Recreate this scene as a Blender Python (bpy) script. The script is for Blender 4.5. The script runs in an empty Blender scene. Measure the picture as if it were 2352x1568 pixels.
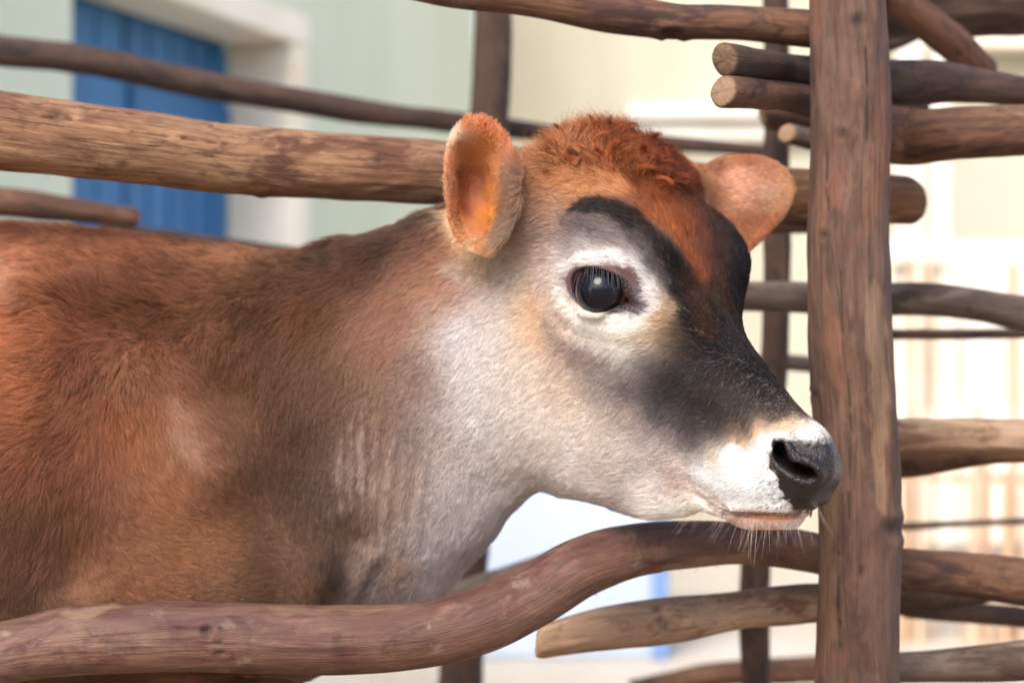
import bpy, bmesh, math, random, os, time
import numpy as np
from mathutils import Vector, Matrix
from mathutils.bvhtree import BVHTree
T0 = time.time()
rng = np.random.default_rng(7)
random.seed(7)
C = bpy.context.scene.collection
# ------------------------------------------------------------------ camera, world, light
CY, CZ, FOC = -1.3, 0.80, 60.0
cam = bpy.data.cameras.new("camera"); camo = bpy.data.objects.new("camera", cam); C.objects.link(camo)
camo.location = (0, CY, CZ); camo.rotation_euler = (math.pi/2, 0, 0)
cam.lens = FOC; cam.sensor_width = 36; cam.clip_start = 0.02; cam.clip_end = 500
cam.dof.use_dof = True; cam.dof.focus_distance = 1.25; cam.dof.aperture_fstop = 4.0
bpy.context.scene.camera = camo

def P(px, py, Y):
    """the point at depth Y behind a place in the photograph (2352 x 1568 units)"""
    d = Y - CY
    return np.array([(px-1176)/2352*0.6*d, Y, CZ-(py-784)/2352*0.6*d])
def proj(V):
    V = np.asarray(V); d = V[..., 1]-CY
    return np.stack([V[..., 0]/(0.6*d)*2352+1176, 784-(V[..., 2]-CZ)/(0.6*d)*2352], -1)
W = bpy.data.worlds.new("World"); bpy.context.scene.world = W; W.use_nodes = True
wn = W.node_tree; bg = wn.nodes['Background']; sky = wn.nodes.new('ShaderNodeTexSky'); sky.sky_type = 'NISHITA'; sky.sun_disc = False
SEL, SAZ = math.radians(44), math.radians(206)
sky.sun_elevation = SEL; sky.sun_rotation = SAZ; wn.links.new(sky.outputs[0], bg.inputs[0]); bg.inputs[1].default_value = .15
sky.air_density = .8; sky.dust_density = 2.5; sky.ozone_density = .4
sd_ = Vector((math.sin(SAZ)*math.cos(SEL), math.cos(SAZ)*math.cos(SEL), math.sin(SEL)))
SUN = bpy.data.lights.new("sun", 'SUN'); SUN.energy = 1.2; SUN.angle = math.radians(32); SUN.color = (1, .965, .92)
suno = bpy.data.objects.new("sun", SUN); C.objects.link(suno); suno.rotation_euler = sd_.to_track_quat('Z', 'Y').to_euler(); suno.location = sd_*8
sc = bpy.context.scene
sc.view_settings.view_transform = 'Standard'; sc.view_settings.look = 'None'; sc.view_settings.exposure = 1.55; sc.view_settings.gamma = 1
sc.cycles.use_denoising = True; sc.cycles.max_bounces = 10; sc.cycles.diffuse_bounces = 4; sc.cycles.glossy_bounces = 3; sc.cycles.transmission_bounces = 8; sc.cycles.transparent_max_bounces = 8
sc.cycles.caustics_reflective = False; sc.cycles.caustics_refractive = False
# ================================================================== THE CALF
def spl(ts, vals, t, periodic=False):
    """cubic Hermite spline through vals at ts, evaluated at t"""
    ts = np.asarray(ts, float); vals = np.asarray(vals, float); t = np.asarray(t, float)
    if vals.ndim == 1: vals = vals[:, None]; sq = True
    else: sq = False
    n = len(ts)
    if periodic:
        L = ts[-1]+(ts[-1]-ts[-2]); 
        ts = np.concatenate([[ts[-1]-L, ], ts, [L+ts[0], L+ts[1]]]); vals = np.concatenate([vals[-1:], vals, vals[:2]])
    m = np.zeros_like(vals)
    sh = (-1,)+(1,)*(vals.ndim-1)
    dt = np.diff(ts).reshape(sh); d = np.diff(vals, axis=0)/dt
    m[1:-1] = (d[:-1]*dt[1:]+d[1:]*dt[:-1])/(dt[1:]+dt[:-1]); m[0] = d[0]; m[-1] = d[-1]
    i = np.clip(np.searchsorted(ts, t, side='right')-1, 0, len(ts)-2)
    h = (ts[i+1]-ts[i]); s = ((t-ts[i])/h)
    sh = (-1,)+(1,)*(vals.ndim-1)
    h = h.reshape(sh); s = s.reshape(sh)
    r = (2*s**3-3*s**2+1)*vals[i]+(s**3-2*s**2+s)*h*m[i]+(-2*s**3+3*s**2)*vals[i+1]+(s**3-s**2)*h*m[i+1]
    return r[:, 0] if sq else r

def grid_mesh(R, cap=True):
    """rings (n, m, 3) -> closed tube (verts, faces)"""
    n, m, _ = R.shape
    V = R.reshape(-1, 3).tolist(); F = []
    for i in range(n-1):
        a = i*m; b = a+m
        F += [(a+j, a+(j+1) % m, b+(j+1) % m, b+j) for j in range(m)]
    if cap:
        c0 = len(V); V.append(R[0].mean(0).tolist()); c1 = len(V); V.append(R[-1].mean(0).tolist())
        F += [(c0, (j+1) % m, j) for j in range(m)]
        a = (n-1)*m
        F += [(c1, a+j, a+(j+1) % m) for j in range(m)]
    return V, F
def ellipse_rings(cs, tops, sides, n=60, m=72, pw=1.0):
    """tube from stations: centre, half vector up, half vector sideways"""
    t = np.arange(len(cs)); tt = np.linspace(0, len(cs)-1, n)
    c = spl(t, np.array(cs), tt); u = spl(t, np.array(tops), tt); s = spl(t, np.array(sides), tt)
    a = np.linspace(0, 2*np.pi, m, endpoint=False)
    ca = np.sign(np.cos(a))*np.abs(np.cos(a))**pw; sa = np.sign(np.sin(a))*np.abs(np.sin(a))**pw
    return c[:, None]+u[:, None]*ca[None, :, None]+s[:, None]*sa[None, :, None]

# head frame: f along the face to the nose, nn out of the forehead, ll to the near (right) side
TH, PI_ = math.radians(38), math.radians(45)
f = np.array([math.cos(TH)*math.cos(PI_), -math.sin(TH)*math.cos(PI_), -math.sin(PI_)])
nn = np.array([math.sin(PI_)*math.cos(TH), -math.sin(PI_)*math.sin(TH), math.cos(PI_)])
ll = -np.array([math.sin(TH), math.cos(TH), 0.0])
POLL = P(1385, 318, 0.08)
def H(u, v, w): return POLL+np.outer(np.atleast_1d(u), f)+np.outer(np.atleast_1d(v), nn)+np.outer(np.atleast_1d(w), ll)
def toH(V):
    d = V-POLL; return np.stack([d@f, d@nn, d@ll], -1)

# stations of the head: u, then half ring points (v, w) from the top line to the chin line
HS = [
 (-.045, (-.075, 0), (-.080, .020), (-.105, .030), (-.14, .032), (-.17, .022), (-.185, 0)),
 (-.015, (-.022, 0), (-.027, .036), (-.064, .054), (-.13, .048), (-.19, .030), (-.205, 0)),
 (.020, (-.001, 0), (-.012, .040), (-.055, .062), (-.12, .056), (-.20, .036), (-.220, 0)),
 (.060, (.008, 0), (-.001, .048), (-.045, .069), (-.12, .058), (-.205, .038), (-.230, 0)),
 (.100, (.008, 0), (.002, .050), (-.040, .073), (-.12, .057), (-.205, .036), (-.232, 0)),
 (.135, (.001, 0), (-.006, .046), (-.045, .071), (-.12, .054), (-.195, .034), (-.222, 0)),
 (.170, (-.004, 0), (-.013, .036), (-.055, .060), (-.11, .048), (-.170, .030), (-.194, 0)),
 (.210, (-.005, 0), (-.014, .029), (-.055, .050), (-.10, .042), (-.140, .027), (-.160, 0)),
 (.250, (-.004, 0), (-.013, .027), (-.047, .044), (-.085, .037), (-.113, .024), (-.130, 0)),
 (.285, (-.003, 0), (-.011, .029), (-.040, .044), (-.075, .037), (-.098, .024), (-.112, 0)),
 (.315, (-.004, 0), (-.012, .031), (-.038, .045), (-.068, .036), (-.090, .022), (-.104, 0)),
 (.338, (-.014, 0), (-.020, .028), (-.040, .038), (-.065, .029), (-.082, .017), (-.092, 0)),
 (.350, (-.028, 0), (-.031, .018), (-.044, .024), (-.060, .019), (-.070, .011), (-.076, 0)),
]
def head_rings(n=150, m=144):
    us = [s[0] for s in HS]
    ctrl = []
    for s in HS:
        h = list(s[1:]); ring = h+[(a, -b) for a, b in h[-2:0:-1]]
        ctrl.append(ring)
    ctrl = np.array(ctrl)                                     # (S, 10, 2)
    uu = np.linspace(us[0], us[-1], n)
    cc = spl(us, ctrl.reshape(len(us), -1), uu).reshape(n, 10, 2)
    k = 10; ts = np.arange(k); tq = np.linspace(0, k, m, endpoint=False)
    R = np.zeros((n, m, 3))
    for i in range(n):
        r = spl(ts, cc[i], tq, periodic=True)
        R[i] = H(np.full(m, uu[i]), r[:, 0], r[:, 1])
    return R

def ear(outline, ymap, cen, conc, thick, root, m=96, k=24):
    """a leaf shell: outline in photo units, ymap(px,py) depth of the rim, conc>0 = hollow towards the viewer"""
    o = np.array(outline, float); n = len(o)
    q = spl(np.arange(n), o, np.linspace(0, n, m, endpoint=False), periodic=True)
    V = []; F = []
    def pt(r, j, off):
        p = np.array(cen)+(q[j]-cen)*r
        return P(p[0], p[1], ymap(*p)+conc*(.5+.5*math.cos(math.pi*r))+off)
    for side in (0, 1):
        for i in range(k+1):
            r = 1-(i/k)
            for j in range(m):
                off = (thick*max(0, 1-r**6)**.5 if side else 0)
                V.append(pt(r, j, off))
    S = (k+1)*m
    for side in (0, 1):
        for i in range(k):
            for j in range(m):
                a = side*S+i*m+j; b = side*S+i*m+(j+1) % m; c = b+m; d = a+m
                F.append((a, b, c, d) if side == 0 else (d, c, b, a))
    F += [(j, S+j, S+(j+1) % m, (j+1) % m) for j in range(m)]
    return np.array(V), F

parts = []
HR = head_rings()

# contour of the head in the photograph (skin line, a little inside the fur), used to fit the loft
CONT = [(1240,345),(1290,314),(1350,304),(1410,310),(1462,328),(1508,358),(1548,400),(1650,500),(1690,545),(1712,600),(1714,650),(1702,705),(1702,745),(1724,795),(1765,848),(1805,900),(1850,952),(1885,975),
        (1910,1010),(1930,1040),(1936,1080),(1927,1120),(1902,1152),(1866,1176),(1838,1200),(1790,1212),(1740,1218),(1690,1200),(1640,1187),(1560,1190),(1500,1195),(1440,1186),(1395,1168),(1340,1148),(1280,1138)]
def fit_contour(V, cont, iters=6, sig=.032):
    V = V.copy(); c = np.array(cont, float)
    tg = np.gradient(c, axis=0); tg /= np.linalg.norm(tg, axis=1)[:, None]
    nm = np.stack([tg[:, 1], -tg[:, 0]], 1)                  # outward for a clockwise walk
    for it in range(iters):
        p = proj(V); src = []; dis = []
        for q, t, n_ in zip(c, tg, nm):
            d = p-q; sel = np.where(np.abs(d@t) < 7)[0]
            sel = sel[np.abs(d[sel]@n_) < 130]
            if not len(sel): continue
            j = sel[np.argmax(d[sel]@n_)]; gap = d[j]@n_
            s = 0.6*(V[j, 1]-CY)/2352
            src.append(V[j]); dis.append([-gap*n_[0]*s, 0, gap*n_[1]*s])
        src = np.array(src); dis = np.array(dis)
        K = np.exp(-((src[:, None]-src[None])**2).sum(-1)/(2*sig**2))
        w = np.linalg.solve(K+0.15*np.eye(len(src)), dis)
        for a in range(0, len(V), 20000):
            V[a:a+20000] += np.exp(-((V[a:a+20000, None]-src[None])**2).sum(-1)/(2*sig**2))@w
    return V
hv, hf = grid_mesh(HR)
hv = np.array(hv)
hv = fit_contour(hv, CONT)
parts.append((hv, hf))

# trunk and neck: (top px,py) (bottom px,py) depth of the centre, half width
BS = [(-1480, 600, -1480, 900, .50, .05), (-1400, 470, -1420, 1150, .49, .12), (-1100, 430, -1150, 1400, .45, .17), (-700, 470, -750, 1560, .38, .19),
      (-300, 515, -330, 1640, .30, .19), (0, 520, -20, 1660, .235, .175), (260, 540, 280, 1640, .205, .155), (500, 572, 500, 1600, .19, .135),
      (680, 585, 700, 1560, .175, .115), (820, 556, 860, 1470, .16, .100), (950, 512, 985, 1385, .145, .088), (1090, 450, 1095, 1275, .13, .074),
      (1200, 400, 1180, 1165, .115, .060), (1290, 390, 1280, 1090, .10, .045), (1340, 420, 1330, 1000, .09, .03)]
cs, tp, sd = [], [], []
for a, b, c_, d_, y, hw in BS:
    A = P(a, b, y); B = P(c_, d_, y); cs.append((A+B)/2); tp.append((A-B)/2); sd.append(np.array([.22, .975, 0])*hw)
parts.append(grid_mesh(ellipse_rings(cs, tp, sd, 130, 120, .92)))

def tube_part(pts, rad, n=40, m=28, flat=1.0):
    pts = np.array(pts, float); t = np.arange(len(pts)); tt = np.linspace(0, len(pts)-1, n)
    c = spl(t, pts, tt); r = spl(t, np.array(rad, float), tt)
    d = np.gradient(c, axis=0); d /= np.linalg.norm(d, axis=1)[:, None]
    up = np.array([0., 1., 0.]); 
    s = np.cross(d, up); s /= np.linalg.norm(s, axis=1)[:, None]; w = np.cross(s, d)
    a = np.linspace(0, 2*np.pi, m, endpoint=False)
    R = c[:, None]+r[:, None, None]*(s[:, None]*np.cos(a)[None, :, None]+flat*w[:, None]*np.sin(a)[None, :, None])
    return grid_mesh(R)
# legs and tail stand outside the frame
for dy in (-.105, .085):
    y0 = .235+dy*.7
    parts.append(tube_part([(-.27, y0+.02, .56), (-.275, y0, .50), (-.28, y0, .40), (-.27, y0, .28), (-.275, y0, .16), (-.28, y0, .08), (-.265, y0, .05), (-.255, y0, .003)],
                           [.055, .062, .048, .038, .026, .027, .030, .036], flat=.85))
    y1 = .42+dy
    parts.append(tube_part([(-.98, y1, .72), (-.97, y1, .58), (-.99, y1, .46), (-1.06, y1, .34), (-1.05, y1, .20), (-1.045, y1, .09), (-1.03, y1, .05), (-1.02, y1, .003)],
                           [.12, .10, .065, .040, .026, .027, .030, .036], flat=.8))
parts.append(tube_part([(-1.12, .48, .88), (-1.17, .49, .84), (-1.19, .49, .70), (-1.19, .49, .52), (-1.19, .49, .40)], [.02, .022, .013, .012, .02]))

# near ear (hollow towards us) and far ear (its back towards us)
E1 = [(1172,560),(1132,602),(1085,600),(1044,564),(1021,505),(1013,420),(1018,335),(1040,280),(1076,255),(1120,255),(1162,287),(1190,342),(1206,410),(1204,480)]
parts.append(ear(E1, lambda x, y: .020-.00008*(x-1100)+.00003*(590-y), (1086, 450), .036, .009, None))
E2 = [(1560,470),(1585,395),(1640,360),(1700,350),(1764,357),(1808,386),(1829,428),(1817,474),(1786,520),(1750,556),(1715,582),(1660,590),(1600,550)]
parts.append(ear(E2, lambda x, y: .135+.00004*(x-1600), (1690, 450), -.020, .016, None))
# ear roots
parts.append(tube_part([P(1310, 500, .09), P(1245, 490, .064), P(1185, 480, .060), P(1135, 475, .072)], [.042, .036, .027, .015]))
parts.append(tube_part([P(1500, 470, .11), P(1580, 475, .14), P(1640, 468, .14), P(1690, 460, .136)], [.045, .034, .026, .012]))

# one continuous skin
V = []; F = []
for v_, f_ in parts:
    o = len(V); V += [tuple(x) for x in v_]; F += [tuple(i+o for i in q) for q in f_]
me = bpy.data.meshes.new("body"); me.from_pydata(V, [], F)
tmp = bpy.data.objects.new("tmp", me); C.objects.link(tmp)
bm = bmesh.new(); bm.from_mesh(me); bmesh.ops.recalc_face_normals(bm, faces=bm.faces); bm.to_mesh(me); bm.free()
md = tmp.modifiers.new("r", 'REMESH'); md.mode = 'VOXEL'; md.voxel_size = .003; md.use_smooth_shade = True
dg = bpy.context.evaluated_depsgraph_get()
skin = bpy.data.meshes.new_from_object(tmp.evaluated_get(dg)); 
bpy.data.objects.remove(tmp)
print("remesh", len(skin.vertices), time.time()-T0)

class Skin:
    def __init__(s, me): s.me = me; s.read()
    def read(s):
        me = s.me; n = len(me.vertices)
        s.V = np.empty(n*3); me.vertices.foreach_get('co', s.V); s.V = s.V.reshape(-1, 3)
        s.E = np.empty(len(me.edges)*2, int); me.edges.foreach_get('vertices', s.E); s.E = s.E.reshape(-1, 2)
        s.deg = np.bincount(s.E.ravel(), minlength=n).astype(float)
        s.norm()
    def write(s):
        s.me.vertices.foreach_set('co', s.V.ravel()); s.me.update()
    def norm(s):
        s.write(); n = len(s.V); N = np.empty(n*3); s.me.vertex_normals.foreach_get('vector', N); s.N = N.reshape(-1, 3)
    def smooth(s, it, w=None, lam=.5):
        for _ in range(it):
            A = np.stack([np.bincount(s.E[:, 0], s.V[s.E[:, 1], k], len(s.V))+np.bincount(s.E[:, 1], s.V[s.E[:, 0], k], len(s.V)) for k in range(3)], 1)/s.deg[:, None]
            d = (A-s.V)*lam
            if w is not None: d *= w[:, None]
            s.V += d
    def bvh(s):
        s.norm(); n = len(s.me.polygons)
        s.me.calc_loop_triangles(); t = np.empty(len(s.me.loop_triangles)*3, np.int32); s.me.loop_triangles.foreach_get('vertices', t); s.T = t.reshape(-1, 3)
        s.tree = BVHTree.FromPolygons(s.V.tolist(), s.T.tolist())
    def ray(s, px, py):
        """the skin point seen at a place in the photograph"""
        o = Vector((0, CY, CZ)); d = Vector(P(px, py, 0))-o; d.normalize()
        h = s.tree.ray_cast(o, d)
        if h[0] is None:
            q = Vector(P(px, py, 0.02)); h = s.tree.find_nearest(q)
        return np.array(h[0])
S = Skin(skin)
S.smooth(6)
# smooth the seams where parts meet
hh = toH(S.V)
def gauss(V, c, s): return np.exp(-((V-c)**2).sum(-1)/(2*s*s))
seam = np.clip(gauss(S.V, P(1180, 760, .03), .07)+gauss(S.V, P(1250, 1020, .03), .07)+gauss(S.V, P(1255, 490, .05), .016)+gauss(S.V, P(1560, 460, .12), .03)+gauss(S.V, P(1280, 350, .1), .03)+gauss(S.V, P(200, 1500, .1), .12), 0, 1)
S.smooth(60, seam)
S.norm()
# ------------------------------------------------------------------ sculpting on the one skin
def mirror(V):
    """every point brought to the near side of the head's mid plane"""
    w = (V-POLL)@ll; far = w < 0
    M = V.copy(); M[far] -= 2*w[far, None]*ll
    return M, far
def unmirror_delta(D, far):
    D = D.copy(); k = D[far]@ll; D[far] -= 2*k[:, None]*ll; return D
def seg_dist(V, A, B):
    ab = B-A; t = np.clip(((V-A)@ab)/max(ab@ab, 1e-12), 0, 1)
    return np.linalg.norm(V-A-t[:, None]*ab, axis=1), t
def line3(pts): return np.array([S.ray(*p) for p in pts])
def line_dist(V, L3):
    best = np.full(len(V), 9.)
    for a, b in zip(L3, L3[1:]): best = np.minimum(best, seg_dist(V, a, b)[0])
    return best
def line_w(V, L3, wid):
    """gaussian weight about a polyline; wid one value or one for each point"""
    wid = np.full(len(L3), wid) if np.isscalar(wid) else np.array(wid)
    best = np.zeros(len(V))
    for i in range(len(L3)-1):
        d, t = seg_dist(V, L3[i], L3[i+1]); w_ = wid[i]+(wid[i+1]-wid[i])*t
        best = np.maximum(best, np.exp(-(d/w_)**2))
    return best
def poly_sd(p, poly):
    """signed distance to a polygon in photo units, negative inside"""
    poly = np.array(poly, float); n = len(poly); d = np.full(len(p), 1e9); ins = np.zeros(len(p), bool)
    for i in range(n):
        a = poly[i]; b = poly[(i+1) % n]; ab = b-a
        t = np.clip(((p-a)@ab)/(ab@ab), 0, 1); d = np.minimum(d, np.linalg.norm(p-a-t[:, None]*ab, axis=1))
        c = ((a[1] > p[:, 1]) != (b[1] > p[:, 1])); x = (b[0]-a[0])*(p[:, 1]-a[1])/((b[1]-a[1]) or 1e-9)+a[0]
        ins ^= c & (p[:, 0] < x)
    return np.where(ins, -d, d)
def smooth_poly(poly, n=60):
    k = len(poly); return spl(np.arange(k), np.array(poly, float), np.linspace(0, k, n, endpoint=False), periodic=True)
def sstep(a, b, x): t = np.clip((x-a)/(b-a), 0, 1); return t*t*(3-2*t)
def ridge(pts, wid, hgt, sym=True):
    """raise (or sink) the skin along a stroke"""
    L3 = line3(pts)
    if sym: M, far = mirror(S.V)
    else: M = S.V
    w_ = line_w(M, L3, wid); near = w_ > .004
    hg = hgt
    S.V[near] += S.N[near]*(w_[near]*hg)[:, None]
PX = .000332
def z8(l): return [((x/3.92+1650)/1.0629, (y/3.92+980)/1.0629) for x, y in l]
S.bvh()
# big forms of the head
ridge([(1330,500),(1400,488),(1470,520),(1530,590)], [.012,.014,.014,.012], .0065)
ridge([(1600,470),(1600,560),(1620,660)], .016, -.003)
ridge([(1262,580),(1300,540)], .018, -.0035)
ridge([(1290,745),(1340,775),(1420,790),(1500,780)], .009, -.0035)
ridge([(1180,840),(1240,960),(1300,1060)], .035, .004)
ridge([(1500,880),(1600,940),(1700,1010)], .014, -.0025)
ridge([(1300,1140),(1400,1110),(1480,1090)], .012, -.003)
ridge([(1560,1050),(1590,1110),(1640,1150)], .008, -.0035)
ridge([(1680,1090),(1740,1120)], .016, .004)
ridge([(1790,990),(1830,985),(1870,1000)], .009, .003)
S.norm()
# neck and chest: folds, shoulder, breast bone
ridge([(200,640),(220,820),(240,960)], .035, -.006, False)
ridge([(320,880),(400,980),(470,1080)], .032, .017, False)
ridge([(150,700),(90,900),(70,1100)], .05, .010, False)
ridge([(140,1050),(180,1200),(160,1330)], .018, -.007, False)
ridge([(530,900),(600,1050),(640,1250),(640,1400)], .028, -.014, False)
ridge([(300,1180),(380,1300),(500,1360)], .05, .008, False)
ridge([(700,760),(760,900)], .04, .004, False)
for i, (x0, x1, y0, y1) in enumerate([(782,790,985,1180),(808,812,960,1230),(835,838,930,1210),(868,856,960,1240),(905,880,1000,1260),(945,915,1000,1270),(985,955,1010,1250)]):
    ridge([(x0,y0),((x0+x1)/2-6,(y0+y1)/2),(x1,y1)], [.003,.0055,.003], [.0022,.0017,.0025,.0014,.0017,.0010,.0013][i], False)
    ridge([(x0+14,y0),((x0+x1)/2+9,(y0+y1)/2),(x1+12,y1)], .005, -.0010, False)
ridge([(800,1240),(785,1330),(760,1400)], .014, -.005, False)
ridge([(850,1270),(815,1340),(790,1400)], .007, .006, False)
ridge([(1200,1100),(1160,1200),(1110,1290)], .015, -.002, False)
S.norm()

def refine(me, test, cuts=1):
    bm = bmesh.new(); bm.from_mesh(me); bm.verts.ensure_lookup_table()
    es = [e for e in bm.edges if test[e.verts[0].index] and test[e.verts[1].index]]
    bmesh.ops.subdivide_edges(bm, edges=es, cuts=cuts, use_grid_fill=True, smooth=0)
    bm.to_mesh(me); bm.free()
EYE_P = S.ray(1376, 665)
NOS_P = S.ray(1822, 1068)
M, far = mirror(S.V)
MOUTH = z8([(330,985),(450,1045),(560,1066),(700,1066),(850,1068),(1000,1072),(1130,1072),(1260,1052),(1390,1006)]); ML3 = line3(MOUTH)
refine(S.me, (line_dist(M, ML3) < .014) | (np.linalg.norm(M-EYE_P, axis=1) < .034) | (np.linalg.norm(M-NOS_P, axis=1) < .048)); S.read(); S.smooth(2, (lambda M_: ((np.linalg.norm(M_-EYE_P, axis=1) < .036) | (np.linalg.norm(M_-NOS_P, axis=1) < .050)).astype(float))(mirror(S.V)[0]))
M, far = mirror(S.V)
refine(S.me, (line_dist(M, ML3) < .010) | (np.linalg.norm(M-EYE_P, axis=1) < .029) | (np.linalg.norm(M-NOS_P, axis=1) < .040)); S.read()
S.bvh()
# the eye socket and lids
APER = smooth_poly([(1318,655),(1326,636),(1350,628),(1388,627),(1420,632),(1440,650),(1455,682),(1472,718),(1440,712),(1408,712),(1372,707),(1342,694),(1324,676)])
RE = .0212
M, far = mirror(S.V)
nearE = np.linalg.norm(M-EYE_P, axis=1) < .03
Nn = S.N.copy(); kk = Nn[far]@ll; Nn[far] -= 2*kk[:, None]*ll
ax = Nn[nearE & (np.linalg.norm(M-EYE_P, axis=1) < .012)].mean(0); ax /= np.linalg.norm(ax)
ax = ax*.75+(np.array([0., CY, CZ])-EYE_P)/np.linalg.norm(np.array([0., CY, CZ])-EYE_P)*.25; ax /= np.linalg.norm(ax)
EYE_C = EYE_P-ax*(RE*.86)
def eye_center_fix():
    # keep the ball centred on the seen opening
    q = proj(EYE_C); t = np.array([1384., 668.]); s = 0.6*(EYE_C[1]-CY)/2352
    return EYE_C+np.array([(t[0]-q[0])*s, 0, -(t[1]-q[1])*s])
EYE_C = eye_center_fix()
ix = np.where(np.linalg.norm(M-EYE_P, axis=1) < .040)[0]
Q = M[ix]; sd = poly_sd(proj(Q), APER)
front = ((Q-EYE_C)@ax) > -.004
r = np.linalg.norm(Q-EYE_C, axis=1); dr = (Q-EYE_C)/r[:, None]
upper = sstep(-.2, .5, dr@np.array([0, 0, 1.]))
lip = RE+.0020+.0024*np.exp(-((sd-8)/9)**2)*(.5+1.0*upper)+.0012*upper
w_ = np.exp(-(np.maximum(sd, 0)/26)**2)*front
D = (EYE_C+dr*lip[:, None]-Q)*w_[:, None]
ins = sstep(1.5, -6, sd)*front
D -= ax*(.014*ins)[:, None]
# soft fold over the upper lid, and bags below
full = np.zeros_like(S.V); full[ix] = D
S.V += unmirror_delta(full, far); S.norm()
S.bvh()
ridge([(1305,600),(1350,575),(1410,572),(1455,600),(1490,650)], .0045, -.0018)
ridge([(1300,690),(1330,725),(1390,745),(1460,748)], .0035, -.0012)
ridge([(1292,640),(1310,600),(1355,588),(1410,590),(1450,620)], .004, .0014)
ridge([(1095,470),(1112,492),(1128,498)], .0022, .0026, False)
ridge([(1088,505),(1108,522),(1126,530)], .0022, .0022, False)
ridge([(1095,420),(1088,470)], .003, .0012, False)
# nostril, nose pad, mouth
NOSTRIL = smooth_poly(z8([(950,450),(985,405),(1025,415),(1045,470),(1075,540),(1110,590),(1180,600),(1260,625),(1318,668),(1335,715),(1290,738),(1220,730),(1130,690),(1050,635),(985,580),(952,515)]))
PAD = smooth_poly(z8([(905,620),(895,500),(915,410),(960,350),(1040,345),(1120,385),(1230,400),(1340,400),(1440,390),(1530,385),(1640,380),(1680,600),(1640,800),(1560,900),(1460,985),(1370,1010),(1240,1040),(1130,1035),(1070,960),(1010,860),(960,750)]), 80)
S.norm()
ridge(z8([(1060,420),(1110,500),(1200,545),(1300,590),(1370,650),(1390,720)]), .0042, .0028)
ridge(z8([(1120,380),(1230,430),(1350,450)]), .004, -.0012)
S.norm()
M, far = mirror(S.V); ix = np.where(np.linalg.norm(M-NOS_P, axis=1) < .045)[0]
Q = M[ix]; q2 = proj(Q); sd = poly_sd(q2, NOSTRIL)-2
ndir = -(-ll*-.55); pit = (-ll*.75-f*.45-nn*.15); pit /= np.linalg.norm(pit)
fr = ((Q-NOS_P)@pit) < .012
a_ = sstep(2, -11, sd)*fr
D = pit*(a_*.020)[:, None]
Nn = S.N.copy(); kk = Nn[far]@ll; Nn[far] -= 2*kk[:, None]*ll
rim = np.exp(-((sd-9)/8)**2)*fr*.0022
D += Nn[ix]*rim[:, None]
full = np.zeros_like(S.V); full[ix] = D
S.V += unmirror_delta(full, far); S.norm(); S.bvh()
ridge(MOUTH, [.002,.0025,.0028,.003,.003,.003,.003,.003,.003], -.0052)
ridge([(x, y-16) for x, y in MOUTH[2:]], .005, .0022)
ridge([(x, y+22) for x, y in MOUTH[2:]], .006, .0026)
ridge(z8([(100,760),(160,880),(330,985)]), .0035, -.0022)
ridge(z8([(250,1130),(430,1120),(560,1170)]), .007, -.004)
S.norm(); S.smooth(2); S.norm()
S.bvh()
print("sculpt", len(S.V), time.time()-T0)
def eyeball(cen, axis, name):
    bm = bmesh.new(); bmesh.ops.create_uvsphere(bm, u_segments=64, v_segments=48, radius=RE)
    me = bpy.data.meshes.new(name)
    for v in bm.verts:
        a = math.acos(max(-1, min(1, v.co.z/RE)))
        if a < .75: v.co *= 1+.05*(1-a/.75)**1.5*0+.035*(1-(a/.75)**2)
    for f_ in bm.faces: f_.smooth = True
    bm.to_mesh(me); bm.free()
    o = bpy.data.objects.new(name, me); C.objects.link(o)
    o.location = cen; o.rotation_mode = 'QUATERNION'; o.rotation_quaternion = Vector(axis).to_track_quat('Z', 'Y')
    return o
EYEAX = ax*.5+np.array([-.10, -1, .04])*.5; EYEAX /= np.linalg.norm(EYEAX)
eye1 = eyeball(EYE_C, EYEAX, "eye")
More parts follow.
